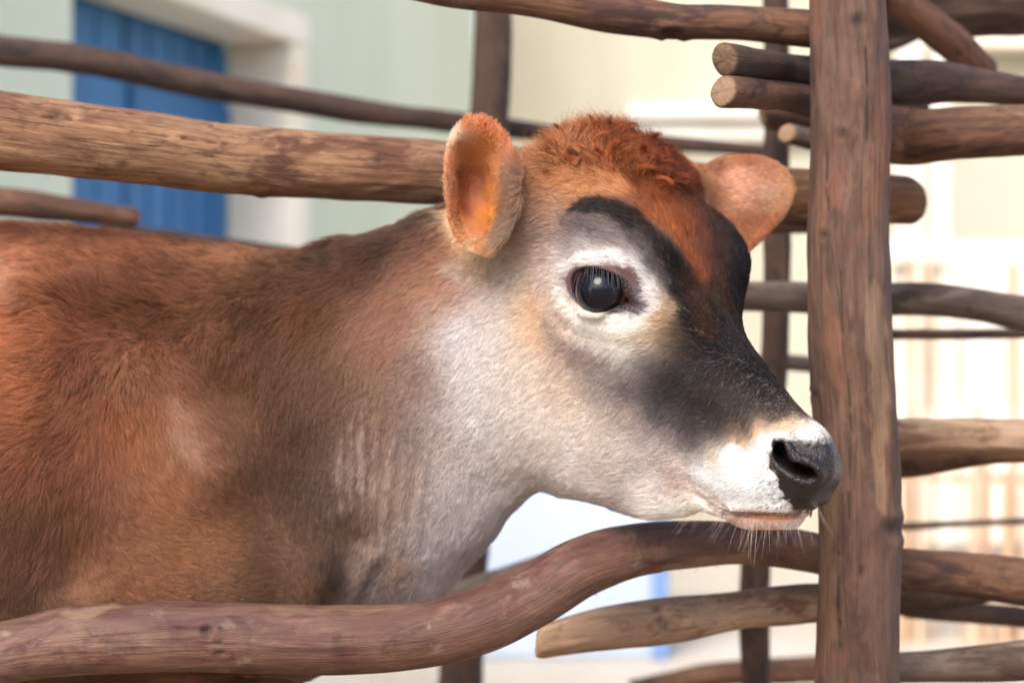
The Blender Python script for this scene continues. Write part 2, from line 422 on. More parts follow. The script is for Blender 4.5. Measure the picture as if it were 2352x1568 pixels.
# ------------------------------------------------------------------ coat colours (fur markings, some shade of hollows and folds included) and lie of the hair
def lin(c):
    c = np.asarray(c, float)/255; return np.where(c <= .04045, c/12.92, ((c+.055)/1.055)**2.4)
HEADC = """1230,310,178,104,64 1300,285,165,82,46 1380,290,148,68,36 1450,290,150,70,38 1520,330,152,72,40 1240,350,190,125,85 1320,350,200,125,78
1400,350,165,84,44 1480,350,120,56,32 1550,370,140,65,38 1240,400,175,115,80 1300,400,208,148,108 1370,400,206,136,88 1450,405,165,90,50 1520,420,132,62,34
1575,430,135,70,42 1230,460,160,118,92 1290,440,206,152,114 1360,435,192,132,88 1440,440,188,118,68 1510,465,155,80,42 1565,490,148,78,44 1605,470,105,58,40
1240,520,172,140,122 1290,500,168,134,116 1350,510,112,96,92 1420,515,110,92,86 1490,498,128,78,50 1545,525,172,96,52 1590,540,152,84,46 1635,540,78,48,40 1680,545,32,27,28
1200,610,206,184,168 1250,570,184,160,146 1310,555,150,130,125 1380,555,158,142,138 1440,560,192,178,170 1510,590,60,46,44 1572,590,90,50,34 1600,600,152,82,46 1640,600,84,52,40 1690,600,30,26,28
1260,640,208,188,175 1300,610,226,214,207 1360,588,222,212,206 1450,605,238,228,222 1490,640,224,214,208 1600,670,78,48,36 1640,670,82,54,42 1690,670,38,32,34
1150,700,208,194,184 1205,700,226,196,168 1240,710,226,184,150 1280,690,226,206,192 1490,700,238,225,213 1525,715,200,160,120 1575,730,58,44,38 1620,740,62,42,34 1670,740,58,42,37
1060,760,216,206,200 1150,780,216,202,192 1230,770,226,192,164 1290,745,212,186,168 1350,750,240,231,217 1420,760,245,233,217 1495,755,228,200,168 1545,765,110,84,68 1620,790,50,40,40 1690,790,45,38,38
1100,850,220,208,199 1220,830,226,207,188 1290,800,196,168,152 1340,808,165,146,140 1420,808,198,186,178 1500,820,120,108,104 1560,850,62,56,58 1640,850,60,51,48 1720,850,50,44,44
1200,900,223,207,192 1300,870,218,194,173 1370,880,165,148,140 1440,890,112,101,99 1520,900,72,66,68 1600,900,76,67,64 1680,900,84,70,60 1770,900,60,53,52
1100,960,210,198,189 1250,960,223,207,193 1350,950,223,205,188 1440,950,182,163,151 1520,960,108,97,95 1600,960,68,62,64 1700,950,76,65,60 1800,940,70,59,55 1845,948,86,71,61
1200,1040,206,190,178 1320,1030,216,202,192 1420,1020,213,197,185 1510,1020,185,169,162 1585,1010,110,98,98 1655,985,78,67,65 1700,965,80,68,62 1640,1000,86,74,72 1770,935,74,62,57 1600,1005,98,86,84 1720,980,96,78,68 1780,950,84,68,60 1845,955,130,104,84 1878,980,228,216,205
1700,1018,226,186,152 1750,996,226,184,146 1800,978,226,190,155 1850,974,222,196,170 1250,1110,194,178,168 1380,1100,207,191,181 1500,1090,211,197,189 1570,1060,208,192,184 1555,1090,186,162,148 1640,1045,236,218,200
1700,1060,248,244,240 1620,1090,250,246,242 1760,1015,250,247,245 1850,998,236,232,227 1895,1002,232,228,223 1400,1150,184,164,154 1470,1140,216,202,192 1500,1170,248,239,228 1580,1160,250,237,224 1660,1140,250,246,243
1740,1130,250,248,246 1800,1140,244,236,233 1640,1190,240,216,196 1700,1205,226,188,170 1760,1208,228,192,178 1820,1198,236,216,202 1400,1180,150,130,120
1010,1000,184,164,154 1050,1100,196,182,173 1100,1150,202,188,179 1100,1250,186,170,163 1000,1250,190,176,169 1000,1340,200,186,181 920,1300,170,142,123 860,1340,150,130,125 900,1100,163,136,118 950,1000,140,119,109
860,950,150,118,98 800,1050,134,107,94 700,1000,106,77,61 690,1100,108,80,64 760,1060,122,95,82 600,1000,118,80,60 760,980,124,94,78 760,1150,118,92,80 800,1200,128,102,86 700,1200,116,88,71 640,1050,108,76,58 600,1250,135,101,79 740,900,128,92,70 880,800,162,118,94 960,860,150,122,108 930,700,165,116,91 1000,650,176,126,98 1000,560,150,104,80 1040,660,190,152,130
1040,600,176,130,104 1000,700,190,156,137 980,560,140,97,78 900,560,92,62,50 980,508,92,70,60 850,600,110,71,53 750,590,92,59,43 650,620,108,67,47 700,720,132,84,58 600,700,102,61,39 550,592,148,91,63 450,572,148,88,60
500,800,128,77,50 400,620,120,68,42 350,555,165,92,60 250,540,150,80,50 150,532,160,88,58 50,530,150,80,50 40,640,172,108,82 120,640,140,75,45 220,700,115,58,33 350,720,112,59,34 100,760,150,80,48 20,760,160,85,50
200,850,120,62,37 40,900,150,80,46 300,870,140,85,58 250,950,150,85,53 330,1000,165,105,71 420,1000,162,116,91 380,1100,163,109,78 470,1100,152,104,78 500,1250,163,113,80 400,1250,163,109,76 300,1300,163,109,80
200,1200,140,95,68 150,1100,140,85,59 50,1050,140,79,49 60,1200,128,88,66 60,1350,124,90,72 180,1330,160,112,85 560,950,138,94,68 550,1350,150,108,81 700,1350,128,94,75 780,1340,98,75,64 740,1420,120,89,71 840,1420,160,146,138 500,1560,120,72,50 200,1560,120,72,50"""
EARC = """1036,320,232,195,165 1028,430,205,142,100 1026,520,206,160,124 1050,520,190,120,74 1080,575,200,150,108 1125,595,206,166,130 1100,600,200,156,118 1070,275,190,112,68 1130,285,186,102,62 1165,345,190,116,78
1185,420,150,102,78 1192,500,130,102,88 1160,540,150,112,84 1085,350,165,84,24 1080,430,150,70,18 1108,490,205,112,16 1112,520,192,104,18 1072,480,150,66,20 1110,560,190,122,74 1140,380,185,112,72 1145,450,160,98,62 1040,380,200,122,78 1038,450,200,126,86 1060,340,168,92,36 1115,330,160,84,26 1060,400,145,72,18 1100,400,140,66,12 1065,450,160,84,30 1120,440,175,100,40 1125,480,200,120,40"""
FARC = """1600,425,100,64,48 1635,385,140,80,52 1640,440,150,95,65 1700,362,180,106,66 1700,402,215,150,116 1760,402,206,136,96 1760,440,222,164,130 1710,450,216,152,118 1812,430,212,148,106 1700,510,200,126,86 1750,520,196,120,80 1715,560,186,112,72"""
def ctl(s): return np.array([[float(x) for x in q.split(',')] for q in s.split()])
def place(A): return np.array([S.ray(a[0], a[1]) for a in A])
def shepard(V, C3, val, k=9, p=2.7):
    out = np.zeros((len(V), val.shape[1]))
    for a in range(0, len(V), 20000):
        d = np.linalg.norm(V[a:a+20000, None]-C3[None], axis=2)+1e-4
        ix = np.argpartition(d, k, axis=1)[:, :k]; dd = np.take_along_axis(d, ix, 1)
        w = dd**-p; w /= w.sum(1, keepdims=True)
        out[a:a+20000] = (w[:, :, None]*val[ix]).sum(1)
    return out
def vnoise(V, sc, seed=0):
    """cheap smooth noise: sum of turned sine waves, about -1..1"""
    r = np.random.default_rng(seed); o = np.zeros(len(V))
    for i in range(9):
        k = r.normal(size=3); k *= sc*(.6+.9*r.random())/np.linalg.norm(k)
        o += np.sin(V@k+r.random()*6.28+1.4*np.sin(V@(r.normal(size=3)*sc*.5)+r.random()*6))
    return o/4.2
M, far = mirror(S.V)
hu = toH(S.V)
headness = sstep(-.10, -.02, hu[:, 0])
hid = far & (headness > .3) & (hu[:, 2] < -.058)
Vc = np.where(hid[:, None], M, S.V)
warp = np.stack([vnoise(Vc, 260, 1), vnoise(Vc, 260, 2), vnoise(Vc, 260, 3)], 1)*.0022
A = ctl(HEADC)
# body colours are looked up by height and length only, so both flanks match
Vb = S.V.copy(); C3 = place(A)
colr = lin(A[:, 2:5])
col = shepard(Vc+warp, C3, colr)
for _ in range(14):
    col = col*.4+.6*np.stack([np.bincount(S.E[:, 0], col[S.E[:, 1], k], len(col))+np.bincount(S.E[:, 1], col[S.E[:, 0], k], len(col)) for k in range(3)], 1)/S.deg[:, None]
qv = proj(S.V)
# near ear: everything on the leaf
sdE = poly_sd(qv, smooth_poly(E1)); ear1 = sstep(14, -8, sdE)*(S.V[:, 1] < .115)*(S.V[:, 1] > .0)*sstep(1235, 1190, qv[:, 0])
Ae = ctl(EARC); ce = shepard(S.V+warp*.8, place(Ae), lin(Ae[:, 2:5]), 6)
back1 = ear1*(S.N[:, 1] > .25); ce = ce*(1-back1[:, None])+lin((160, 112, 84))*back1[:, None]
col = col*(1-ear1[:, None])+ce*ear1[:, None]
sdF = poly_sd(qv, smooth_poly(E2)); ear2 = sstep(16, -10, sdF)*(S.V[:, 1] > .095)*sstep(1580, 1640, qv[:, 0])
Af = ctl(FARC); cf = shepard(S.V+warp*.8, place(Af), lin(Af[:, 2:5]), 6)
col = col*(1-ear2[:, None])+cf*ear2[:, None]
def paint(pts, wid, c, a=1., soft=.6, nz=.25, sym=True, flat=False):
    global col
    L3 = line3(pts); X = Vc if sym else S.V
    w_ = line_w(X+warp*.6, L3, wid); w_ = sstep(.15*soft, 1-.45*soft, w_)*a
    w_ = w_*(1+nz*vnoise(X, 500, 11)*(1-w_)*2).clip(0, 1.3); w_ = np.clip(w_, 0, 1)*(1-np.maximum(ear1, ear2))
    col = col*(1-w_[:, None])+lin(c)*w_[:, None]
paint([(1250,385),(1310,400),(1380,425),(1440,440)], [.008,.014,.014,.010], (222,160,112), .55)
paint([(1500,500),(1560,560),(1610,640)], .010, (190,104,56), .5)
paint([(1420,330),(1480,370),(1530,420)], .008, (110,50,28), .5)
# white muzzle
paint([(1600,1085),(1660,1120),(1740,1130),(1800,1130)], [.006,.012,.014,.012], (250,247,244), .85)
paint([(1680,1055),(1740,1075),(1770,1030),(1800,1010)], [.012,.014,.012,.008], (250,247,244), .85)
paint([(1500,1175),(1580,1170),(1640,1160)], [.006,.008,.006], (250,238,224), .7)
paint([(1560,1110),(1620,1140),(1680,1168)], .0028, (196,170,150), .6)  # crease behind the muzzle lobe: its shade painted as a darker line
paint([(1655,545),(1665,620),(1660,700),(1640,760)], [.006,.009,.010,.010], (80,52,40), .6, 1.)
paint([(1625,560),(1612,640),(1608,700)], .006, (128,70,44), .5, 1.)
# black bands over the brows
paint([(1322,482),(1355,468),(1400,478),(1450,505),(1495,560),(1535,610),(1570,660),(1600,710),(1650,770)], [.0035,.007,.008,.0095,.0105,.011,.012,.013,.015], (38,32,33), .88, 1.0)
paint([(1300,500),(1330,510),(1370,520)], .007, (110,98,98), .5)
paint([(1690,520),(1715,600),(1712,680),(1700,740)], .011, (28,25,28), .9)
paint([(1345,520),(1400,530),(1450,560),(1490,605),(1520,650)], [.006,.008,.009,.009,.008], (122,108,106), .6, 1.)
paint([(1585,640),(1610,700),(1630,760)], .008, (92,56,42), .6, 1.)
paint([(1050,612),(1090,645),(1135,640),(1170,610)], .008, (196,170,152), .8, 1.)
# pale ring round the eye
paint([(1300,660),(1310,615),(1350,590),(1410,588),(1460,612),(1490,660),(1505,705)], [.006,.006,.006,.007,.008,.008,.006], (238,228,222), .66)
paint([(1296,670),(1318,710),(1370,738),(1430,745),(1490,738)], [.006,.007,.008,.008,.006], (244,234,222), .85)
paint([(1505,740),(1530,730),(1545,710)], .006, (214,182,150), .45)
paint([(1265,740),(1285,780),(1330,812),(1390,828)], [.004,.006,.008,.008], (150,128,120), .55)
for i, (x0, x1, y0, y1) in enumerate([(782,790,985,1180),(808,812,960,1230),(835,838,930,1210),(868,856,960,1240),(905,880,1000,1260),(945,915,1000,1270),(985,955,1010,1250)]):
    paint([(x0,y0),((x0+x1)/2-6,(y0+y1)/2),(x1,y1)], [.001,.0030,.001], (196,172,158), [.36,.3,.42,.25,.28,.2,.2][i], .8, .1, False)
    paint([(x0+13,y0),((x0+x1)/2+9,(y0+y1)/2),(x1+12,y1)], [.001,.0035,.001], (110,90,80), .2, .8, .1, False)  # grooves between the folds painted darker, shade put into the coat
paint([(385,900),(420,990),(450,1060)], [.004,.010,.004], (186,146,124), .32, 1., .3, False)
paint([(0,600),(40,640),(70,700)], [.006,.012,.006], (170,126,110), .3, 1., .3, False)  # skylight on the back painted as a paler patch
paint([(770,1270),(775,1330),(770,1390)], [.006,.010,.012], (84,66,58), .35, .8, .2, False)  # shade of the chest crease painted into the coat
# masks of bare skin
ix = np.where(np.linalg.norm(M-EYE_P, axis=1) < .045)[0]; q = proj(M[ix])
sdA = np.full(len(S.V), 99.); sdA[ix] = poly_sd(q, APER)
dz = np.zeros(len(S.V)); dz[ix] = q[:, 1]
dx = np.zeros(len(S.V)); dx[ix] = q[:, 0]
upw = sstep(690, 640, dz)
lidw = 10+10*upw+15*sstep(1425, 1452, dx)*sstep(735, 700, dz)+5*sstep(1340, 1320, dx)
lid = sstep(5, -5, sdA-lidw)*(sdA < 60)
lc = lin((88, 62, 60))[None]*upw[:, None]+lin((86, 80, 88))[None]*(1-upw[:, None])
edge = sstep(2.5+3*(1-upw), 0, sdA)
lc = lc*(1-edge[:, None])+lin((30, 24, 26))*edge[:, None]
can = sstep(1425, 1440, dx)*sstep(3, -2, sdA)*sstep(60, 40, abs(dz-700))
lc = lc*(1-can[:, None])+lin((58, 38, 38))*can[:, None]
col = col*(1-lid[:, None])+lc*lid[:, None]
ix = np.where(np.linalg.norm(M-NOS_P, axis=1) < .085)[0]; q = proj(M[ix])
sdP = np.full(len(S.V), 99.); sdP[ix] = poly_sd(q, PAD)
# the pad runs across the front of the nose to the other side
acr = (hu[:, 0] > .30)*sstep(.032, .026, np.abs(hu[:, 2]))*sstep(-.074, -.068, hu[:, 1])*sstep(-.016, -.024, hu[:, 1])
pad = np.maximum(sstep(5, -5, sdP+5*vnoise(M, 900, 5)), acr)
q_all = proj(S.V)
topgrey = np.zeros(len(S.V)); topgrey[ix] = sstep(16, 0, sdP[ix])*sstep(1040, 1015, q[:, 1])*sstep(1800, 1830, q[:, 0])
col = col*(1-.6*topgrey[:, None])+lin((80, 74, 70))*.6*topgrey[:, None]
pc = lin((32, 25, 25))[None]*(1+.18*vnoise(M, 500, 6))[:, None]
col = col*(1-pad[:, None])+pc*pad[:, None]
sdN = np.full(len(S.V), 99.); sdN[ix] = poly_sd(q, NOSTRIL); deep = sstep(1, -6, sdN)
col = col*(1-deep[:, None])+lin((22, 16, 18))*deep[:, None]
# freckles of pigment around the pad
fr_ = sstep(26, 4, sdP)*(sdP > 0)*sstep(.35, .75, vnoise(M, 1500, 8))*(q_all[:, 1] > 1100)
col = col*(1-.6*fr_[:, None])+lin((70, 52, 56))*.6*fr_[:, None]
ml = line3([(x, y+8) for x, y in MOUTH[2:]]); lipm = line_w(M, ml, [.0006,.0015,.0026,.0031,.0028,.0019,.0008]); lipm = sstep(.3, .75, lipm)*(1-pad)
lx = 1.0
col = col*(1-.9*(lipm*lx)[:, None])+lin((222, 128, 84))*.9*(lipm*lx)[:, None]
mg = line_w(M, line3(MOUTH), .0014); mg = sstep(.3, .8, mg)
col = col*(1-.8*mg[:, None])+lin((110, 60, 48))*.8*mg[:, None]
hoof = sstep(.055, .045, S.V[:, 2]); col = col*(1-hoof[:, None])+lin((40, 34, 32))*hoof[:, None]
bare = np.clip(np.maximum.reduce([lid*1.0, pad, deep, lipm*lx, hoof, sstep(4, 2, sdA)*(sdA < 50)]), 0, 1)
conch = ear1*sstep(.35, .6, line_w(S.V, line3([(1085,322),(1080,400),(1086,460),(1104,525)]), [.011,.014,.015,.012]))
bare = np.maximum(bare, conch*.93); col = col*(1-.42*conch[:, None])
ALB = .92
col = np.clip(col*ALB, .004, .86)
colskin = col*(1-.15*(1-bare))[:, None]

# the lie of the hair: place, direction in the picture
DIRC = """1230,310,-1,-.3 1300,290,-.7,-.8 1380,290,.1,-1 1450,300,.5,-.8 1520,340,.8,-.3 1240,380,-1,-.1 1320,360,-.9,-.5 1400,350,-.3,-1 1500,370,.3,-.9 1570,400,.5,-.7
1300,440,-1,-.35 1370,420,-.8,-.6 1450,430,-.5,-.8 1530,450,.0,-1 1600,500,.1,-1 1240,480,-.9,.3 1350,500,-1,-.2 1430,500,-.8,-.5 1500,560,-.4,-.9 1580,600,-.2,-1 1650,620,.1,-1 1690,560,.4,-.9
1230,600,-.9,.4 1300,580,-1,0 1380,570,-1,-.2 1460,590,-.8,-.5 1520,660,-.7,-.6 1600,700,-.4,-.9 1670,700,-.1,-1 1550,750,-.9,-.1 1620,790,-.7,-.4 1690,770,.1,-1
1150,700,-.8,.6 1240,700,-.8,.5 1290,660,-.9,.2 1300,720,-.8,.6 1370,740,-.9,.5 1450,750,-1,.3 1500,720,-1,.1 1150,850,-.8,.6 1280,830,-.8,.6 1400,830,-.8,.6 1520,850,-.8,.6 1640,870,-.7,.7 1740,880,-.5,.5
1100,980,-.7,.7 1250,1000,-.8,.6 1400,980,-.8,.6 1550,980,-.8,.6 1700,960,-.7,.7 1830,960,-.6,.6 1200,1120,-.7,.7 1350,1130,-.9,.4 1500,1130,-.9,.3 1600,1150,-.9,.3 1650,1050,-.9,.4 1750,1050,-.8,.3 1720,1140,-.8,.5 1800,1150,-.6,.8
1870,985,-.7,-.2 1850,1010,-.8,.2 1700,1205,-.6,.8 1800,1200,-.2,1 1000,900,-.6,.8 1050,1100,-.4,.9 1100,1250,-.5,.85 950,1300,-.3,1 850,1350,-.4,.9 900,1050,-.15,1 800,1100,-.15,1 950,700,-.7,.7 1000,560,-.8,.5 900,520,-.9,-.35
850,620,-.6,.8 750,600,-.8,.2 700,750,-.5,.85 600,700,-.5,.85 560,590,-.9,.1 400,570,-.95,0 250,530,-.8,-.5 200,520,-.5,-.8 100,510,-1,-.2 40,520,-1,0 300,650,-.7,.7 150,650,-.8,.5 40,650,-.9,.6 100,780,-.9,.3 20,850,-1,-.05 60,950,-1,.1
200,850,-.3,.95 300,880,.3,.95 380,980,.5,.87 450,1080,.6,.8 550,1000,.3,.95 650,1100,-.1,1 550,1200,.9,.3 420,1220,.95,.2 300,1250,.9,.4 200,1200,-.2,1 80,1100,-.4,.9 60,1300,-.5,.85 180,1380,.8,.4 450,1380,1,.05 600,1380,.9,-.1 700,1350,.3,.9 650,900,-.2,1 -400,700,-.9,.5 -400,1200,-.6,.8 -1200,800,-.4,.9"""
EARD = """1030,320,-.6,-.8 1018,430,-.9,-.2 1022,520,-.7,.7 1060,590,-.4,.9 1110,605,0,1 1080,260,-.2,-1 1130,262,.3,-.9 1170,300,.7,-.7 1200,380,.9,-.3 1150,350,-.3,-.9 1160,430,-.9,-.3 1170,490,-.9,.2 1150,540,-.9,.4 1120,560,-.7,.6 1195,480,-.6,.6 1055,420,-.6,-.7 1050,520,-.6,.3 1070,300,-.2,-1 1140,300,-.1,-1"""
FARD = """1600,425,.9,.2 1640,385,1,-.3 1640,440,1,.1 1700,362,.9,-.5 1760,362,.8,-.6 1760,440,1,0 1825,430,1,.1 1700,510,.7,.6 1750,545,.8,.6 1715,565,.4,.9 1800,500,.8,.5"""
def dir3(A):
    P0 = place(A); out = []
    for a, p in zip(A, P0):
        b = P(a[0]+a[2], a[1]+a[3], 0)-P(a[0], a[1], 0); out.append(b/np.linalg.norm(b))
    return P0, np.array(out)
Dc, Dv = dir3(ctl(DIRC)); dirv = shepard(Vc, Dc, Dv, 6, 2.5)
fm = hid; kk = dirv[fm]@ll; dirv[fm] -= 2*kk[:, None]*ll
for s_, m_ in ((EARD, ear1), (FARD, ear2)):
    a_, b_ = dir3(ctl(s_)); dd = shepard(S.V, a_, b_, 5, 2.5); dirv = dirv*(1-m_[:, None])+dd*m_[:, None]
# length of the hair, metres
hl = .0135-.0065*sstep(-.03, .06, hu[:, 0])-.0025*sstep(.16, .25, hu[:, 0])-.001*sstep(.24, .29, hu[:, 0])
def lw(pts, wid, sym=True): return line_w(Vc if sym else S.V, line3(pts), wid)
tuft = np.clip(lw([(1240,330),(1300,305),(1380,300),(1460,310),(1520,350)], .020)*1.1+.9*lw([(1400,340),(1480,370),(1540,410)], .022), 0, 1)*(1-np.maximum(ear1, ear2))
hl = hl+.021*tuft+.004*lw([(1280,400),(1400,400),(1520,450),(1590,540)], .03)
hl = hl+.004*lw([(1210,1150),(1140,1210),(1090,1300),(1000,1370)], .03, False)+.004*lw([(1300,1150),(1400,1185),(1500,1200)], .012)
hl = hl+.010*lw([(0,515),(150,520),(300,535)], .02, False)+.006*lw([(780,570),(880,525),(1000,495)], .014, False)
crest = np.clip(lw([(-20,515),(60,508),(150,520),(260,530),(330,540)], .014, False)+.8*lw([(560,580),(640,585),(740,585),(800,560),(880,525),(1000,495)], .010, False), 0, 1)
hl = hl+.005*crest
hl = np.where(ear1 > .5, .0034, hl); hl = np.where(ear2 > .5, .0040, hl)
e1r = ear1*np.clip(lw([(1190,400),(1180,480),(1160,540),(1120,590)], .012, False)*1.3, 0, 1); hl = hl+.009*e1r
hl = hl*(1-.45*(lw([(1318,640),(1392,600),(1470,690),(1400,735),(1325,690)], .008)))
# paint on the mesh
ca = S.me.color_attributes.new("coat", 'FLOAT_COLOR', 'POINT')
ca.data.foreach_set('color', np.concatenate([colskin, np.ones((len(col), 1))], 1).ravel().astype(np.float32))

lowrim = lid*(1-upw)*sstep(12, 6, sdA)
wet = np.clip(lowrim+pad*(1-.3*topgrey)+lid*edge+lipm*lx*.5+deep, 0, 1).astype(np.float32)
wa = S.me.attributes.new("wet", 'FLOAT', 'POINT'); wa.data.foreach_set('value', wet)
wa = S.me.attributes.new("waxy", 'FLOAT', 'POINT'); wa.data.foreach_set('value', conch.astype(np.float32))
print("coat", time.time()-T0)

# ------------------------------------------------------------------ hair, strand by strand
def curves_obj(name, pts, rad, colr, parent=None):
    """pts (n, k, 3): one hair each"""
    n, k, _ = pts.shape
    hc = bpy.data.hair_curves.new(name); hc.add_curves([k]*n)
    hc.attributes['position'].data.foreach_set('vector', pts.reshape(-1).astype(np.float32))
    ra = hc.attributes.get('radius') or hc.attributes.new('radius', 'FLOAT', 'POINT')
    ra.data.foreach_set('value', rad.reshape(-1).astype(np.float32))
    at = hc.attributes.new('coat', 'FLOAT_COLOR', 'CURVE')
    at.data.foreach_set('color', np.concatenate([colr, np.ones((n, 1))], 1).reshape(-1).astype(np.float32))
    o = bpy.data.objects.new(name, hc); C.objects.link(o)
    if parent: o.parent = parent
    return o
S.me.calc_loop_triangles(); T = np.empty(len(S.me.loop_triangles)*3, np.int32); S.me.loop_triangles.foreach_get('vertices', T); T = T.reshape(-1, 3)
S.norm()
v0, v1, v2 = S.V[T[:, 0]], S.V[T[:, 1]], S.V[T[:, 2]]
fn = np.cross(v1-v0, v2-v0); ar = np.linalg.norm(fn, axis=1)/2; fn /= (2*ar[:, None]+1e-12)
cen = (v0+v1+v2)/3; cq = proj(cen); view = cen-np.array([0, CY, CZ]); view /= np.linalg.norm(view, axis=1)[:, None]
facing = -(fn*view).sum(1)
DENS = 1.0
inview = sstep(-260, -60, cq[:, 0])*sstep(1800, 1640, cq[:, 1]); dens = (.12+.88*sstep(-.55, -.2, facing))*(.30+.70*inview)
hm = sstep(-.03, .05, toH(cen)[:, 0]); dens = dens*(85+115*hm)*1e4*DENS
earm = np.maximum(ear1, ear2)[T].mean(1); dens *= 1+.7*earm
dens *= 1-np.clip(bare[T].mean(1)*1.1, 0, 1)**.7
cnt = ar*dens; n_h = int(cnt.sum()); print("hairs", n_h)
tri = rng.choice(len(T), n_h, p=cnt/cnt.sum())
b = rng.random((n_h, 2)); sw = b.sum(1) > 1; b[sw] = 1-b[sw]; bw = np.stack([1-b.sum(1), b[:, 0], b[:, 1]], 1)
def bary(X): return (X[T[tri]]*(bw[:, :, None] if X.ndim == 2 else bw)).sum(1)
root = bary(S.V); nrm = bary(S.N); nrm /= np.linalg.norm(nrm, axis=1)[:, None]
d0 = bary(dirv); c0 = bary(col); L0 = bary(hl); tf = bary(tuft); em = bary(ear1)
# clumps and disorder
nz = np.stack([vnoise(root, 330, 21), vnoise(root, 330, 22), vnoise(root, 330, 23)], 1)
nz2 = np.stack([vnoise(root, 1500, 24), vnoise(root, 1500, 25), vnoise(root, 1500, 26)], 1)
loose = (.30+.5*tf+.15*em)[:, None]
bodyw = (1-bary(headness))[:, None]
d = d0+nz*(.22+.18*bodyw+.5*tf[:, None])+nz2*(.14+.12*bodyw+.5*tf[:, None])+rng.normal(size=(n_h, 3))*loose*.55
d -= nrm*(d*nrm).sum(1)[:, None]; d /= np.linalg.norm(d, axis=1)[:, None]+1e-9
L = L0*(.65+.7*rng.random(n_h))*(1+.15*nz[:, 0])
KP = 5
lift0 = np.radians(26+14*rng.random(n_h)+8*tf+22*bary(crest)+6*bodyw[:, 0]-12*np.maximum(em, bary(ear2))); pts = np.zeros((n_h, KP, 3)); pts[:, 0] = root-nrm*.0004
side = np.cross(nrm, d); curl = (tf*(.9*nz2[:, 1]+.9*rng.normal(size=n_h)))+rng.normal(size=n_h)*.16
for j in range(1, KP):
    u_ = (j-.5)/(KP-1); ph = lift0*(1-u_*(1.0-.55*tf))
    if True: ph = ph+tf*.25*np.sin(u_*5+nz2[:, 0]*3)
    ang = curl*u_
    t_ = d*np.cos(ang)[:, None]+side*np.sin(ang)[:, None]
    pts[:, j] = pts[:, j-1]+(L/(KP-1))[:, None]*(t_*np.cos(ph)[:, None]+nrm*np.sin(ph)[:, None])
tt = np.linspace(0, 1, KP)
wide = (1+.7*(1-(inview*sstep(-.55, -.2, facing))[tri]))[:, None]
rad = wide*(.000125+.00003*bodyw[:, 0]+.00002*rng.random(n_h))[:, None]*(1-.82*tt[None]**1.6)
# locks: hairs of one small cell lean together towards their tips
cs_l = np.where(tf > .3, .0056, np.where(bodyw[:, 0] > .5, .0036, .0021))
jr = root+rng.normal(size=root.shape)*cs_l[:, None]*.14+nz2*cs_l[:, None]*.5
cell = np.floor(jr/cs_l[:, None]).astype(np.int64)
cell -= cell.min(0); key = (cell[:, 0]*4096+cell[:, 1])*4096+cell[:, 2]
_, kid = np.unique(key, return_inverse=True); nk = kid.max()+1; kc = np.bincount(kid, minlength=nk)[:, None]
def kmean(X): return np.stack([np.bincount(kid, X[:, i], nk) for i in range(3)], 1)/kc
kroot = kmean(root); cstr = np.clip((.30+.55*rng.random(nk))[kid]+.45*tf, 0, 1.15)
for j in range(1, KP):
    km = kmean(pts[:, j]); a_ = (cstr*(j/(KP-1))**1.1*.8)[:, None]
    pts[:, j] = pts[:, j]*(1-a_)+km[kid]*a_
klift = rng.normal(size=nk)*.0005; kside = rng.normal(size=nk)
for j in range(1, KP):
    u_ = (j/(KP-1))**1.5
    pts[:, j] += nrm*(np.abs(klift)[kid]*u_*(1+7*tf)*(.6+.8*bodyw[:, 0]))[:, None]+side*(kside[kid]*u_*L*(.10+.22*tf))[:, None]
kval = (.20*rng.normal(size=nk))[kid]
val = 1+kval*(.55+.65*bodyw[:, 0]+1.2*tf)*(1-.5*np.clip(c0.mean(1)*1.2, 0, 1))+.10*rng.normal(size=n_h)+.10*vnoise(root, 900, 31)+.10*vnoise(root, 240, 32)*bodyw[:, 0]
# pale guard hairs through the brown coat, dark ones through the forelock
lum = c0.mean(1); pale = (rng.random(n_h) < .10*bodyw[:, 0]+.05)
val = np.where(pale, val*1.45, val); val = np.where(rng.random(n_h) < .25*tf, val*.35, val)
sat_ = np.clip((c0[:, 0]-c0[:, 2])/(c0[:, 0]+1e-4)-.3, 0, 1)[:, None]*(1-bodyw)*(1-np.maximum(em, bary(ear2)))[:, None]
c0 = c0*(1-sat_*np.array([.30, .40, .55]))
c0 = c0*(1-.16*bodyw)+.16*bodyw*c0.mean(1, keepdims=True)
c0 = c0*(1+bodyw*np.array([.38, .42, .14]))*np.array([1.03, 1.08, 1.12])*(1+em[:, None]*np.array([-.04, .14, .25]))*(1+bary(ear2)[:, None]*np.array([.22, .40, .50]))*sstep(-.10, .22, c0.mean(1))[:, None]**.8
c0 = np.clip(c0*val[:, None], .002, .9)

